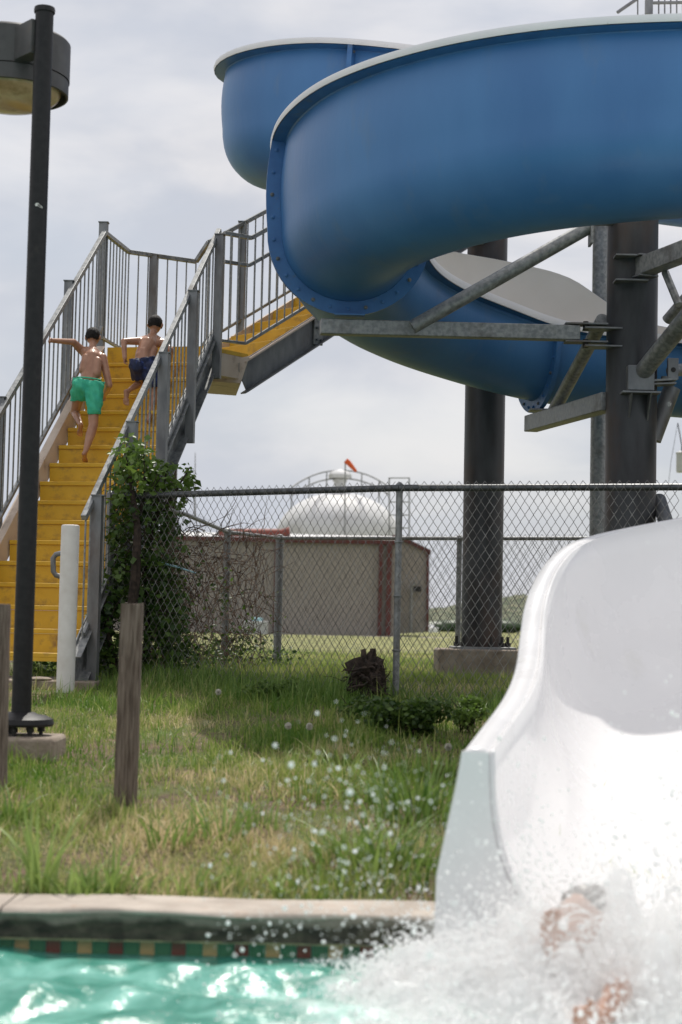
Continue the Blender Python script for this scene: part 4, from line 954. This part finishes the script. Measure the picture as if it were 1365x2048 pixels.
leafcloud('foliage',np.array([tuple(p) for p in pts]),.062,np.array(tt),'leaf',vine)
def stems(root,specs,m='bark',nm='stem'):
    for pl_,r_ in specs:
        mb=MB(); mb.tube(pl_,r_,7); mb.build(nm,m,root)
stems(vine,[([P(268,1370,13.1),P(262,1250,13.0),P(272,1150,12.95),P(276,1060,12.98),P(262,960,13.15),P(250,905,13.1)],[.05,.045,.04,.03,.016,.006]),
 ([P(285,1370,13.35),P(300,1240,13.3),P(290,1130,13.2),P(310,1040,13.2),P(350,985,13.1),P(380,935,13.05)],[.035,.03,.026,.02,.012,.004]),
 ([P(240,1370,13.2),P(220,1280,13.1),P(210,1200,13.1)],[.03,.02,.008]),
 ([P(276,1060,13.2),P(290,980,13.1),P(288,898,13.1)],[.02,.012,.004]),([P(310,1040,13.2),P(330,960,13.2),P(338,925,13.2)],[.015,.009,.003])])
mb=MB(); rr=random.Random(5)
for k in range(150):
    a=Vector(P(rr.uniform(225,370),rr.uniform(930,1340),13.2+rr.uniform(-.2,.2))); pl_=[a]; d=Vector((rr.uniform(-1,1),rr.uniform(-.5,.5),rr.uniform(-1,.8))).normalized()
    for j in range(4): d=(d+Vector((rr.uniform(-.4,.4),rr.uniform(-.3,.3),rr.uniform(-.5,.3)))).normalized(); pl_.append(pl_[-1]+d*.06)
    mb.tube(pl_,[.004,.0035,.003,.002,.001],4,cap=False)
tag(mb.build('twig','bark',vine),kind='stuff')
# dry vines on the side fence
dv_=empty('dry_vines',P(420,1340,15.5),'tangle of dry brown vines hanging on the angled side fence','dry vines')
mb=MB(); rr=random.Random(9); lp_=[];lt=[]
for k in range(620):
    px=300+rr.random()**1.5*230; D0=float(np.interp(px,[300,375,455,560],[14.4,15.7,18.0,19.3])); py=rr.uniform(1060,1330)
    a=Vector(P(px,py,D0-.08)); pl_=[a]; d=Vector((rr.uniform(-.5,.5),rr.uniform(-.3,.3),rr.uniform(-1.2,.6))).normalized()
    for j in range(6):
        d=(d+Vector((rr.uniform(-.5,.5),rr.uniform(-.2,.2),rr.uniform(-.5,.45)))).normalized(); pl_.append(pl_[-1]+d*.085)
        if rr.random()<.33 and py>1180: lp_.append(tuple(pl_[-1])); lt.append(rr.random())
    mb.tube(pl_,[.005,.0045,.004,.0035,.003,.002,.001],4,cap=False)
tag(mb.build('twig','dead',dv_),kind='stuff')
for px,py,rx,ry in [(448,1190,9,45),(470,1290,60,30),(420,1310,40,26),(560,1315,36,20),(350,1180,26,90)]:
    for k in range(int(rx*ry*.16)):
        D0=float(np.interp(px,[300,375,455,560],[14.4,15.7,18.0,19.2])); lp_.append(tuple(P(px+rng.normal(0,rx*.5),py+rng.normal(0,ry*.5),D0+rng.normal(-.1,.1)))); lt.append(rng.random()*.6)
leafcloud('foliage',np.array(lp_),.05,np.array(lt),'leaf',dv_)
# plants behind / under the stairs
us=empty('undergrowth',P(110,1345,14.2),'dark leafy undergrowth showing under the bottom step of the stairs','plants')
pts=np.array([tuple(P(rng.uniform(40,200),1352-abs(rng.normal(0,22)),14.0+rng.uniform(0,.8))) for _ in range(900)]); leafcloud('foliage',pts,.05,rng.random(900)*.7,'leaf',us)
# bush in the shadow patch and low broadleaf plants
def bush(px,py,rx,ry,D,nl,size,label,tint=.3,name='bush'):
    q=P(px,py+ry,D); root=empty(name,(q.x,q.y,g1(q.x,q.y)),label,'bush'); pts=[]
    c0=P(px,py,D); sx=rx/FPX*D; sz=ry/FPX*D; gzz=g1(q.x,q.y)
    lob=[(rng.uniform(-.7,.7),rng.uniform(-.6,.6),rng.uniform(-.5,.6),rng.uniform(.3,.55)) for _ in range(9)]
    for k in range(nl):
        l=lob[k%9]; v=rng.normal(0,1,3); v/=np.linalg.norm(v); v*=rng.random()**.4*l[3]
        pts.append((c0.x+(l[0]+v[0])*sx,c0.y+(l[1]+v[1])*sx,max(gzz+.01,c0.z+(l[2]+v[2])*sz)))
    leafcloud('foliage',np.array(pts),size,np.clip(rng.normal(tint,.2,nl),0,1),'leaf',root)
    rr=random.Random(px)
    for k in range(7):
        mb=MB(); b=Vector((q.x+rr.uniform(-.05,.05),q.y,gzz-.03)); e=c0+Vector((rr.uniform(-.8,.8)*sx,rr.uniform(-.5,.5)*sx,rr.uniform(-.2,.8)*sz)); mb.tube([b,b.lerp(e,.5)+Vector((0,0,.03)),e],[.006,.004,.002],5); mb.build('stem','bark',root)
    return root
bush(815,1450,85,60,9.9,3600,.034,'dark feathery green bush in the shadow right of the stump')
bush(725,1420,60,40,10.7,1500,.032,'low dark bush at the foot of the root stump')
bush(930,1425,55,34,10.3,1600,.03,'sunlit leafy plants between the concrete footing and the slide',.75)
bush(560,1375,70,22,12.0,900,.028,'low weeds under the fence midway to the stump',.5,'low_weeds')
# root stump
sp_=empty('root_stump',P(735,1395,11.9),'dark torn root stump leaning against the fence foot beside the pale post','stump')
rr=random.Random(21); c=P(735,1358,11.85)
mb=MB(); 
vs=[];fs=[];n1,n2_=14,12
for i in range(n2_):
    ph=math.pi*(i+.5)/n2_
    for k in range(n1):
        a=2*math.pi*k/n1; R_=.115*(1+.30*math.sin(2*a+i*.5)*math.sin(ph)+.16*math.sin(5*a+i*1.3)+rr.uniform(-.3,.3)); vs.append(c+Vector((R_*math.sin(ph)*math.cos(a)*.9,R_*math.sin(ph)*math.sin(a)*.8,R_*math.cos(ph)*1.45)))
for i in range(n2_-1):
    for k in range(n1): fs.append((i*n1+k,(i+1)*n1+k,(i+1)*n1+(k+1)%n1,i*n1+(k+1)%n1))
mb.add(vs,fs+[tuple(range(n1)),tuple(range((n2_-1)*n1,n2_*n1))[::-1]]); mb.build('root_mass','bark',sp_,smooth=False)
for k in range(80):
    d=Vector((rr.uniform(-1,1),rr.uniform(-.8,.4),rr.uniform(-.4,1))).normalized(); pl_=[c+d*.08]; r0=rr.choice([.004,.006,.012,.02])*rr.uniform(.7,1.1)
    L=rr.uniform(.07,.17)
    if k<3: d=Vector((-1,-.2,.45-.1*k)).normalized(); L=.26
    for j in range(5): d=(d+Vector((rr.uniform(-.9,.9),rr.uniform(-.6,.6),rr.uniform(-.8,.7)))).normalized(); pl_.append(pl_[-1]+d*L/5)
    mb=MB(); mb.tube(pl_,[r0,r0*.85,r0*.7,r0*.5,r0*.35,r0*.15],6); mb.build('root','bark',sp_,smooth=True)
# pale stick in the fence
mb=MB(); mb.tube([P(318,1125,13.0),P(352,1133,13.1),P(392,1146,13.2)],[.009,.008,.006],8); tag(mb.build('plastic_stick','rod'),'pale blue plastic stick poked through the fence by the vine','stick')
# ================================================================ PEOPLE
def body_mesh(name,caps,vox,m,parent,smooth=6,balls=()):
    mb=MB()
    for a,b,ra,rb in caps:
        a=Vector(a);b=Vector(b); d=(b-a); L=d.length; d=d/L if L>1e-6 else Vector((0,0,1)); pts=[];rs=[]
        for t in np.linspace(-math.pi/2,-.15,5): pts.append(a+d*ra*math.sin(t)); rs.append(max(.0008,ra*math.cos(t)))
        for t in (.0,.25,.5,.75,1): pts.append(a.lerp(b,t)); rs.append(ra+(rb-ra)*t)
        for t in np.linspace(.15,math.pi/2,5): pts.append(b+d*rb*math.sin(t)); rs.append(max(.0008,rb*math.cos(t)))
        mb.tube(pts,rs,14)
    for c,r,sc,rot in balls: mb.ball(c,r,18,12,sc,rot)
    me=mb.mesh(name,m,True); o=bpy.data.objects.new(name,me); COL.objects.link(o)
    r=o.modifiers.new('r','REMESH'); r.mode='VOXEL'; r.voxel_size=vox; r.use_smooth_shade=True
    s=o.modifiers.new('s','SMOOTH'); s.iterations=smooth; s.factor=.5
    dg=bpy.context.evaluated_depsgraph_get(); me2=bpy.data.meshes.new_from_object(o.evaluated_get(dg)); bpy.data.objects.remove(o)
    me2.materials.clear(); me2.materials.append(M[m]); me2.polygons.foreach_set('use_smooth',[True]*len(me2.polygons)); me2.name=name
    o=bpy.data.objects.new(name,me2); COL.objects.link(o); o.parent=parent
    if parent: o.location=-vloc(parent)
    return o
def hand(wr,dr,side,nrm,s=1,curl=.9):
    """palm + four fingers + thumb. wr wrist, dr direction, side across the palm (to the thumb), nrm towards the palm"""
    wr=Vector(wr); dr=Vector(dr).normalized(); side=Vector(side); side=(side-dr*side.dot(dr)).normalized(); nrm=Vector(nrm); nrm=(nrm-dr*nrm.dot(dr)-side*nrm.dot(side)).normalized()
    c=[]; pe=wr+dr*.05*s
    for k in (-.022,-.008,.008,.022): c.append((wr+side*k*.7*s,pe+side*k*s,.010*s,.010*s))
    for k,L in ((-.024,.045),(-.009,.056),(.007,.060),(.022,.052)):
        p=pe+side*k*s; q=p+(dr*math.cos(curl*.4)+nrm*math.sin(curl*.4))*L*.45*s; r=q+(dr*math.cos(curl)+nrm*math.sin(curl))*L*.33*s; t=r+(dr*math.cos(curl*1.7)+nrm*math.sin(curl*1.7))*L*.27*s
        c+=[(p,q,.0078*s,.007*s),(q,r,.007*s,.0063*s),(r,t,.0063*s,.0055*s)]
    a=wr+side*.018*s+dr*.012*s; b=a+(side*.8+dr*.6).normalized()*.028*s+nrm*.006*s; e=b+(side*.2+dr*.9).normalized()*.024*s+nrm*.012*s
    c+=[(a,b,.010*s,.0085*s),(b,e,.0085*s,.0065*s)]
    return c
def foot(an,heel,toe,s=1):
    an=Vector(an);heel=Vector(heel);toe=Vector(toe); d=(toe-heel); side=d.cross(Vector((0,0,1))).normalized() if abs(d.normalized().z)<.95 else Vector((1,0,0))
    ball=heel.lerp(toe,.72); c=[(an,heel,.026*s,.024*s),(heel,ball,.023*s,.021*s),(an,ball,.022*s,.016*s)]
    for k,rl in ((-.024,.9),(-.012,.97),(0,1.0),(.012,1.0),(.024,1.02)):
        c.append((heel.lerp(toe,.6)+side*k*.9*s,heel.lerp(toe,rl)+side*k*s,.0125*s,.0085*s))
    return c
def head(c,r,fwd,upv):
    """child's head: skull, jaw, ears, nose, brow; returns capsules and balls"""
    fwd=Vector(fwd).normalized(); upv=Vector(upv); upv=(upv-fwd*upv.dot(fwd)).normalized(); rt=fwd.cross(upv)
    rot=Matrix((rt,fwd,upv)).transposed(); caps=[];b=[]
    b.append((c,r,(.86,1.04,1.05),rot)); b.append((c-upv*r*.45+fwd*r*.32,r*.66,(.9,.9,1),rot))
    for s in (-1,1): b.append((c+rt*s*r*.92-upv*r*.18-fwd*r*.02,r*.26,(.45,.75,1.1),rot)); caps.append((c+rt*s*r*.38+fwd*r*.80-upv*r*.02,c+rt*s*r*.2+fwd*r*.88-upv*r*.0,r*.12,r*.1))
    caps+=[(c+fwd*r*.98-upv*r*.08,c+fwd*r*1.16-upv*r*.36,r*.07,r*.13),(c+fwd*r*.92-upv*r*.62-rt*r*.18,c+fwd*r*.92-upv*r*.62+rt*r*.18,r*.07,r*.07),(c+fwd*r*.72-upv*r*.95,c+fwd*r*.5-upv*r*.85,r*.2,r*.25)]
    return caps,b,(rt,fwd,upv,rot)
def hair(c,r,fr,parent,m='hair',vox=.006,extra=()):
    rt,fwd,upv,rot=fr; bl=[(c+upv*r*.10-fwd*r*.10,r*1.03,(.885,1.0,1.03),rot),(c-fwd*r*.30-upv*r*.22,r*.86,(.86,.80,.95),rot)]
    caps=[]
    rr=random.Random(int(c.x*1000))
    for k in range(60):
        d=(upv*rr.uniform(-.5,1)+rt*rr.uniform(-1,1)-fwd*rr.uniform(-.5,1)).normalized()
        if d.dot(fwd)>.45 and d.dot(upv)<.5: continue
        if d.dot(upv)<-.45: continue
        p=c+Vector((0,0,0))+ (rt*d.dot(rt)*.86+fwd*d.dot(fwd)*1.0+upv*d.dot(upv)*1.08)*r*1.02; e=p+(d*.35-upv*.6+rt*rr.uniform(-.5,.5)).normalized()*r*.22
        caps.append((p,e,r*.10,r*.03))
    o=body_mesh('hair',caps,vox,m,parent,smooth=1,balls=bl)
    # trim the face side so that only scalp is covered
    me=o.data; bm=bmesh.new(); bm.from_mesh(me); off=vloc(o)
    dl=[v for v in bm.verts if ((v.co-c).dot(fwd)>r*.42 and (v.co-c).dot(upv)<r*.45) or (v.co-c).dot(upv)<-r*.72]
    bmesh.ops.delete(bm,geom=dl,context='VERTS'); bm.to_mesh(me); bm.free(); return o
def eyes(c,r,fr,parent):
    rt,fwd,upv,rot=fr
    for s in (-1,1):
        mb=MB(); mb.ball(c+rt*s*r*.34+fwd*r*.86-upv*r*.1,r*.12,10,8); o=mb.build('eye','white',parent); mb=MB(); mb.ball(c+rt*s*r*.34+fwd*r*.93-upv*r*.1,r*.065,8,6); mb.build('pupil','hair',o)
# ---- boy in green shorts
def B1(px,py,D): return P(px,py,D)
b1=empty('person',P(172,922,14.9),'boy in bright green swim shorts climbing the stairs, left hand on the rail','person')
hipL=B1(163,776,15.0); hipR=B1(189,776,15.0); pel=B1(177,764,15.03); wst=B1(181,742,15.10); chs=B1(184,718,15.18); nk=B1(186,700,15.27); hc=B1(186.5,673,15.34)
shL=B1(163,700,15.22); shR=B1(206,715,15.2)
elL=B1(147,684,15.12); wrL=B1(104,681,14.85); 
elR=B1(219,771,15.1); wrR=B1(210,790,15.32)
knR=B1(187,851,14.93); anR=B1(172,902,14.80); heR=B1(168,908,14.77); toR=B1(171,924,14.93)
knL=B1(150,824,15.24); anL=B1(163,852,14.98); heL=B1(161,848,14.93); toL=B1(160,872,15.03)
caps=[(pel,wst,.078,.076),(wst,chs,.074,.088),(hipL,hipR,.060,.060),(chs,B1(185,706,15.22),.088,.064),
 (chs,shL,.055,.036),(chs,shR,.055,.038),(shL,nk,.032,.032),(shR,nk,.032,.032),(nk,hc,.034,.032),
 (shL,elL,.040,.031),(elL,wrL,.030,.021),(shR,elR,.040,.030),(elR,wrR,.029,.020),
 (B1(172,715,15.12),B1(168,740,15.06),.035,.045),(B1(196,722,15.12),B1(192,748,15.06),.038,.045),
 (hipR,knR,.060,.042),(knR,knR.lerp(anR,.35),.042,.043),(knR.lerp(anR,.35),anR,.043,.023),
 (hipL,knL,.058,.042),(knL,knL.lerp(anL,.4),.038,.034),(knL.lerp(anL,.4),anL,.034,.021)]
hp,hb,fr=head(hc,.0735,(.1,.9,-.30),(0,.3,1)); caps+=hp
caps+=foot(anR,heR,toR,.8)+foot(anL,heL,toL,.8)
caps+=hand(wrL,B1(90,677,14.75)-wrL,(0,.7,-.6),(0,-.1,-1),.75,1.2)+hand(wrR,Vector((-.2,.5,-.3)),(-1,0,.2),(-.6,0,-.4),.75,1.3)
body_mesh('body',caps,.0062,'skin1',b1,4,hb); hair(hc,.0735,fr,b1); eyes(hc,.0735,fr,b1)
sh=[(B1(166,760,15.03),B1(190,762,15.03),.090,.090),(B1(163,772,15.0),B1(160,790,15.06),.088,.080),(B1(189,776,15.0),B1(189,822,14.95),.090,.066),(B1(159,788,15.06),B1(156,800,15.1),.080,.070),(B1(176,772,15.0),B1(176,785,15.02),.068,.05)]
def shorts(caps_,m,par,cutw,cuth):
    o=body_mesh('swim_shorts',caps_,.0065,m,par,2)
    bm=bmesh.new(); bm.from_mesh(o.data); dl=[v for v in bm.verts if cutw(v.co) or cuth(v.co)]; bmesh.ops.delete(bm,geom=dl,context='VERTS')
    for v in bm.verts: v.co+=v.normal*(.0035*math.sin(v.co.x*95+v.co.z*31)+.003*math.sin(v.co.z*70+v.co.x*50))
    bm.to_mesh(o.data); bm.free(); s=o.modifiers.new('t','SOLIDIFY'); s.thickness=.003; return o
def cut1(v):
    x,y=proj(Vector(v)); return y<754+(x-145)*.14
def cut1b(v):
    x,y=proj(Vector(v)); return (y>829) or (x<173 and y>803+(x-145)*.0)
shorts(sh,'greencloth',b1,cut1,cut1b)
mb=MB(); pts=[]
ctr=B1(178,758,15.03)
for a in np.linspace(0,2*math.pi,26):
    pts.append(ctr+Vector((.108*math.cos(a)*1.0,.092*math.sin(a),-.001+.0-.009*math.cos(a))))
mb.tube(pts,.0065,6,cap=False); mb.build('waistband','greencloth',b1)
# ---- boy in navy shorts
b2=empty('person',P(297,850,15.35),'boy in navy swim shorts a few steps higher, right leg behind the railing','person')
pel=B1(285,727,15.5); wst=B1(287,707,15.56); chs=B1(297,690,15.64); nk=B1(306,672,15.73); hc=B1(311,648,15.78)
hipL=B1(276,735,15.48); hipR=B1(300,737,15.5); shL=B1(278,682,15.64); shR=B1(326,685,15.70)
elL=B1(248,683,15.5); wrL=B1(250,716,15.42); elR=B1(342,700,15.6); wrR=B1(338,730,15.75)
knR=B1(308,792,15.48); anR=B1(299,836,15.30); heR=B1(297,841,15.27); toR=B1(299,850,15.42)
knL=B1(280,766,15.60); anL=B1(257,782,15.35); heL=B1(252,783,15.32); toL=B1(253,810,15.30)
caps=[(pel,wst,.076,.072),(wst,chs,.070,.084),(hipL,hipR,.058,.058),(chs,B1(303,679,15.70),.086,.062),
 (chs,shL,.052,.036),(chs,shR,.052,.038),(shL,nk,.032,.032),(shR,nk,.032,.032),(nk,hc,.034,.032),
 (shL,elL,.039,.030),(elL,wrL,.029,.020),(shR,elR,.039,.030),(elR,wrR,.029,.020),(B1(285,698,15.55),B1(280,712,15.5),.035,.04),(B1(308,700,15.6),B1(302,716,15.55),.04,.042),
 (hipR,knR,.060,.037),(knR,knR.lerp(anR,.35),.037,.036),(knR.lerp(anR,.35),anR,.036,.02),
 (hipL,knL,.060,.038),(knL,knL.lerp(anL,.4),.036,.032),(knL.lerp(anL,.4),anL,.032,.02)]
hp,hb,fr=head(hc,.0745,(.05,.9,-.30),(0,.3,1)); caps+=hp
caps+=foot(anR,heR,toR,.8)+foot(anL,heL,toL,.85)+hand(wrL,Vector((0,.1,-1)),(.3,1,0),(1,.1,0),.75,1.3)+hand(wrR,Vector((0,.6,-.5)),(-1,0,0),(-.6,0,-.3),.75,1.3)
body_mesh('body',caps,.0062,'skin1',b2,4,hb); hair(hc,.0745,fr,b2); eyes(hc,.0745,fr,b2)
sh=[(B1(277,722,15.5),B1(294,721,15.5),.090,.090),(B1(276,732,15.47),B1(279,756,15.55),.086,.070),(B1(300,735,15.49),B1(306,770,15.47),.086,.066),(B1(287,735,15.48),B1(289,745,15.5),.068,.05)]
def cut2(v):
    x,y=proj(Vector(v)); return y<717-(x-264)*.13
def cut2b(v):
    x,y=proj(Vector(v)); return (y>775) or (x<288 and y>762)
shorts(sh,'navy',b2,cut2,cut2b)
# ---- swimmer coming out of the chute
b3=empty('person',P(1175,1900,5.15),'swimmer bursting out of the slide exit, face half hidden by white water','person')
hc=P(1172,1842,5.2); nk=hc+Vector((.03,.05,-.13)); chs=nk+Vector((.05,.10,-.14)); pel=chs+Vector((.10,.36,-.02))
shL=nk+Vector((-.13,.03,-.05)); shR=nk+Vector((.16,.0,-.06)); elL=P(1085,1940,5.0); wrL=P(1100,1890,4.97)
elR=P(1235,1990,4.75); wrR=P(1200,2042,4.62)
caps=[(chs,pel,.125,.11),(nk,chs,.06,.12),(shL,shR,.055,.055),(nk,hc,.05,.05),(shL,elL,.05,.04),(elL,wrL,.038,.027),(shR,elR,.05,.042),(elR,wrR,.04,.028),
 (pel+Vector((-.06,0,0)),pel+Vector((-.08,.38,.12)),.08,.055),(pel+Vector((.06,0,0)),pel+Vector((.1,.38,.12)),.08,.055),(pel+Vector((-.08,.38,.12)),pel+Vector((-.08,.3,-.0)),.05,.045),(pel+Vector((.1,.38,.12)),pel+Vector((.1,.3,0)),.05,.045)]
hp,hb,fr=head(hc,.098,(-.55,-.75,.15),(.25,.1,1)); caps+=hp
caps+=hand(wrL,Vector((.05,0,1)),(1,0,0),(0,-1,0),1,.4)+hand(wrR,Vector((-.7,-.3,.15)),(0,.2,1),(0,-1,.2),1.05,.7)
body_mesh('body',caps,.007,'skin2',b3,3,hb); hair(hc,.098,fr,b3,'hairb',.008); eyes(hc,.098,fr,b3)
# ================================================================ WHITE WATER
fm=bpy.data.materials.new('aerated_water'); fm.use_nodes=True; t=fm.node_tree; b=t.nodes['Principled BSDF']
b.inputs['Base Color'].default_value=(.985,.985,.985,1); b.inputs['Roughness'].default_value=.18; b.inputs['IOR'].default_value=1.33
tr=t.nodes.new('ShaderNodeBsdfTranslucent'); tr.inputs[0].default_value=(1,1,1,1); ms=t.nodes.new('ShaderNodeMixShader'); ms.inputs[0].default_value=.55
t.links.new(b.outputs[0],ms.inputs[1]); t.links.new(tr.outputs[0],ms.inputs[2]); t.links.new(ms.outputs[0],t.nodes['Material Output'].inputs[0]); M['foam']=fm
gl_=bpy.data.materials.new('water_drop'); gl_.use_nodes=True; t=gl_.node_tree; b=t.nodes['Principled BSDF']; b.inputs['Base Color'].default_value=(.95,.98,1,1); b.inputs['Roughness'].default_value=.05; b.inputs['IOR'].default_value=1.33; b.inputs['Transmission Weight'].default_value=.55
M['drop']=gl_
# envelope of the burst: height above the water over (x, y)
def env(x,y):
    e=np.interp(x,[-.10,.05,.2,.36,.55,.8,1.0,1.4,1.9],[0,.03,.10,.20,.28,.33,.37,.44,.46])
    return e
def foamz(x,y):
    n_=.5*vnoise(x,y,14,31)+.32*vnoise(x,y,33,32)+.22*vnoise(x,y,70,33)
    f=env(x,y)*np.exp(-((y-5.12)/.42)**2)*.62
    hole=np.exp(-(((x-.74)/.10)**2+((y-4.98)/.22)**2))
    f=f*(1-.35*hole)
    return -1.10+f*(1+.55*n_)+.018*n_-.03*(f<.01)
xs=np.linspace(-.25,2.4,330); ys=np.linspace(4.25,5.72,170); Xg,Yg=np.meshgrid(xs,ys); Zg=foamz(Xg,Yg)
edge=np.clip(np.minimum.reduce([(Xg+.25)/.1,(2.4-Xg)/.1,(Yg-4.25)/.1+1,(5.72-Yg)/.08]),0,1); Zg=-1.2+(Zg+1.2)*edge
Zg=Zg-.10*np.clip((.10-Xg+.12*vnoise(Xg,Yg,9,51))/.2,0,1)-.10*np.clip((4.62-Yg+.14*vnoise(Xg,Yg,11,52))/.2,0,1)*np.clip((1.2-Xg)/.8,0,1)
nx=len(xs);ny=len(ys); i=(np.arange(ny-1)[:,None]*nx+np.arange(nx-1)[None,:]).ravel()
o=npmesh('white_water',np.stack([Xg,Yg,Zg],-1).reshape(-1,3),np.stack([i,i+1,i+nx+1,i+nx],1),'foam',smooth=True); tag(o,'churned white water heaped at the foot of the slide exit',kind='stuff')
ico=[];phi=(1+5**.5)/2
iv=np.array([(-1,phi,0),(1,phi,0),(-1,-phi,0),(1,-phi,0),(0,-1,phi),(0,1,phi),(0,-1,-phi),(0,1,-phi),(phi,0,-1),(phi,0,1),(-phi,0,-1),(-phi,0,1)])/math.sqrt(1+phi*phi)
ifc=np.array([(0,11,5),(0,5,1),(0,1,7),(0,7,10),(0,10,11),(1,5,9),(5,11,4),(11,10,2),(10,7,6),(7,1,8),(3,9,4),(3,4,2),(3,2,6),(3,6,8),(3,8,9),(4,9,5),(2,4,11),(6,2,10),(8,6,7),(9,8,1)])
def drops(name,C_,R_,m,label):
    n=len(R_); st_=1+rng.uniform(-.25,.5,(n,1,3))*np.array([.5,.5,1]); V=C_[:,None,:]+iv[None]*R_[:,None,None]*st_
    F=(np.arange(n)[:,None,None]*12+ifc[None]).reshape(-1,3); o=npmesh(name,V.reshape(-1,3),F,m,smooth=True); tag(o,label,kind='stuff'); return o
n=85000; x=rng.uniform(-.12,1.45,n); x=x+0; y=rng.normal(5.02,.26,n); y=np.clip(y,4.3,5.55); e=env(x,y)*np.exp(-((y-5.12)/.55)**2)
strk=1+.45*vnoise(x*1.0,y,16,41)+.25*vnoise(x,y,40,42)
z=-1.08+np.abs(rng.gamma(1.6,.42,n))*e*.62*np.clip(strk,.2,2)
keep=~((np.abs(x-.745)<.115)&(z>-.98)&(z<-.76)&(y<5.2)&(rng.random(n)<.12))
keep&=rng.random(n)<np.clip(env(x,y)*7+.25*vnoise(x,y,11,61)-.05,0,1); x,y,z=x[keep],y[keep],z[keep]; n=len(x)
R=rng.gamma(1.6,.0010,n)+.0010
drops('splash_spray',np.stack([x,y,z],1),R,'foam','dense burst of white spray round the swimmer at the slide exit')
# thrown drops in front of the lawn and the coping
n=1150; px=rng.uniform(400,1000,n); py=1500+rng.random(n)**.75*420-120*np.exp(-((px-680)/110)**2)*rng.random(n)
px=np.where(rng.random(n)<.6,rng.normal(720,110,n),px); D=rng.uniform(4.2,5.5,n)
C_=np.array([tuple(P(a,b_,c_)) for a,b_,c_ in zip(px,py,D)]); drops('flying_drops',C_,rng.gamma(1.1,.0012,n)+.0006,'foam','scattered water drops flying up in front of the lawn left of the slide')
n=1500; x=rng.normal(.35,.28,n); y=rng.uniform(4.6,5.4,n); z=-1.07+rng.random(n)**2.5*.08
drops('surface_drops',np.stack([x,y,z],1),np.minimum(rng.gamma(2,.0011,n)+.001,.004),'foam','small drops skipping over the green pool surface by the burst')

# ligaments: connected strings of water thrown outward from the burst
mb=MB(); rr=random.Random(77)
for k in range(420):
    x0=rr.uniform(.15,1.4); y0=rr.uniform(4.75,5.35); hgt=float(env(np.array(x0),0)); z0=-1.08+hgt*rr.uniform(.15,.95)
    d=Vector(((x0-.85)*1.3+rr.uniform(-.35,.35),rr.uniform(-.4,.3),rr.uniform(.0,.9))).normalized(); L=rr.uniform(.03,.13); p=Vector((x0,y0,z0)); pl_=[p]; rs=[]
    n_=7; v=d*(L/n_)
    for j in range(n_): v=v+Vector((rr.uniform(-1,1),rr.uniform(-1,1),rr.uniform(-1,1)))*L*.018-up3*L*.022; pl_.append(pl_[-1]+v)
    r0=rr.uniform(.0012,.0032); rs=[r0*(.35+abs(math.sin(j*1.9+k))) for j in range(n_+1)]; rs[-1]=r0*1.5
    mb.tube(pl_,rs,5)
tag(mb.build('water_strings','foam',smooth='all'),'stringy strands of water flung out of the burst',kind='stuff')
# fine mist inside the burst: a closed lumpy volume of even density
mv=bpy.data.materials.new('spray_mist'); mv.use_nodes=True; t=mv.node_tree; t.nodes.remove(t.nodes['Principled BSDF']); pv=t.nodes.new('ShaderNodeVolumePrincipled'); pv.inputs['Color'].default_value=(1,1,1,1); pv.inputs['Density'].default_value=1.6; pv.inputs['Anisotropy'].default_value=.2; t.links.new(pv.outputs[0],t.nodes['Material Output'].inputs['Volume']); M['mist']=mv
xs=np.linspace(.0,2.3,110); ys=np.linspace(4.5,5.5,60); Xg,Yg=np.meshgrid(xs,ys)
top_=-1.12+env(Xg,Yg)*1.05*np.sqrt(np.clip(1-((Yg-5.0)/.5)**2,0,1))*np.clip((2.3-Xg)/.3,0,1)**.5*(1+.38*vnoise(Xg,Yg,12,71)+.18*vnoise(Xg,Yg,30,72)); top_=np.maximum(top_,-1.125); nx=len(xs);ny=len(ys)
V=np.concatenate([np.stack([Xg,Yg,top_],-1).reshape(-1,3),np.stack([Xg,Yg,0*Xg-1.14],-1).reshape(-1,3)])
i=(np.arange(ny-1)[:,None]*nx+np.arange(nx-1)[None,:]).ravel(); Fq=[np.stack([i,i+1,i+nx+1,i+nx],1),np.stack([i,i+nx,i+nx+1,i+1],1)+nx*ny]
def side(a,b_): return np.stack([a[:-1],b_[:-1],b_[1:],a[1:]],1)
N0=nx*ny; r0=np.arange(nx); Fq.append(side(r0,r0+N0)); r1=np.arange(nx)+(ny-1)*nx; Fq.append(side(r1+N0,r1)); c0=np.arange(ny)*nx; Fq.append(side(c0+N0,c0)); c1=c0+nx-1; Fq.append(side(c1,c1+N0))
o=npmesh('spray_mist',V,np.concatenate(Fq),'mist'); tag(o,'soft white mist of spray over the slide exit',kind='stuff')
S.cycles.volume_bounces=4

# more weeds along the pool edge and in the mid lawn, each its own plant
for px,py,hh,nb,lb,ti,w,sp,ln in [
 (30,1775,.12,40,'low dry tuft at the coping joint on the far left',.9,.009,.06,.8),
 (290,1780,.10,36,'short straw coloured tuft by the coping left of the broad blade tuft',.95,.009,.06,.8),
 (470,1775,.12,34,'thin yellow tuft at the coping between two broad blade plants',.8,.009,.05,.6),
 (640,1770,.13,44,'dry yellow tuft at the coping among the falling drops',.85,.010,.06,.7),
 (130,1660,.12,34,'pale dry tuft in the lawn between the two timber posts',.9,.009,.06,.8),
 (320,1480,.12,34,'bright green tuft on the lawn right of the middle timber post',.45,.009,.07,.8),
 (560,1540,.16,34,'seedy yellow tuft below the shadow patch',.8,.008,.06,.7),
 (690,1560,.20,40,'tall pale tuft left of the short green clump',.7,.009,.06,.5)]:
    x,y=at(px,py); clump(x,y,hh,nb,lb,ti,w,sp,ln)
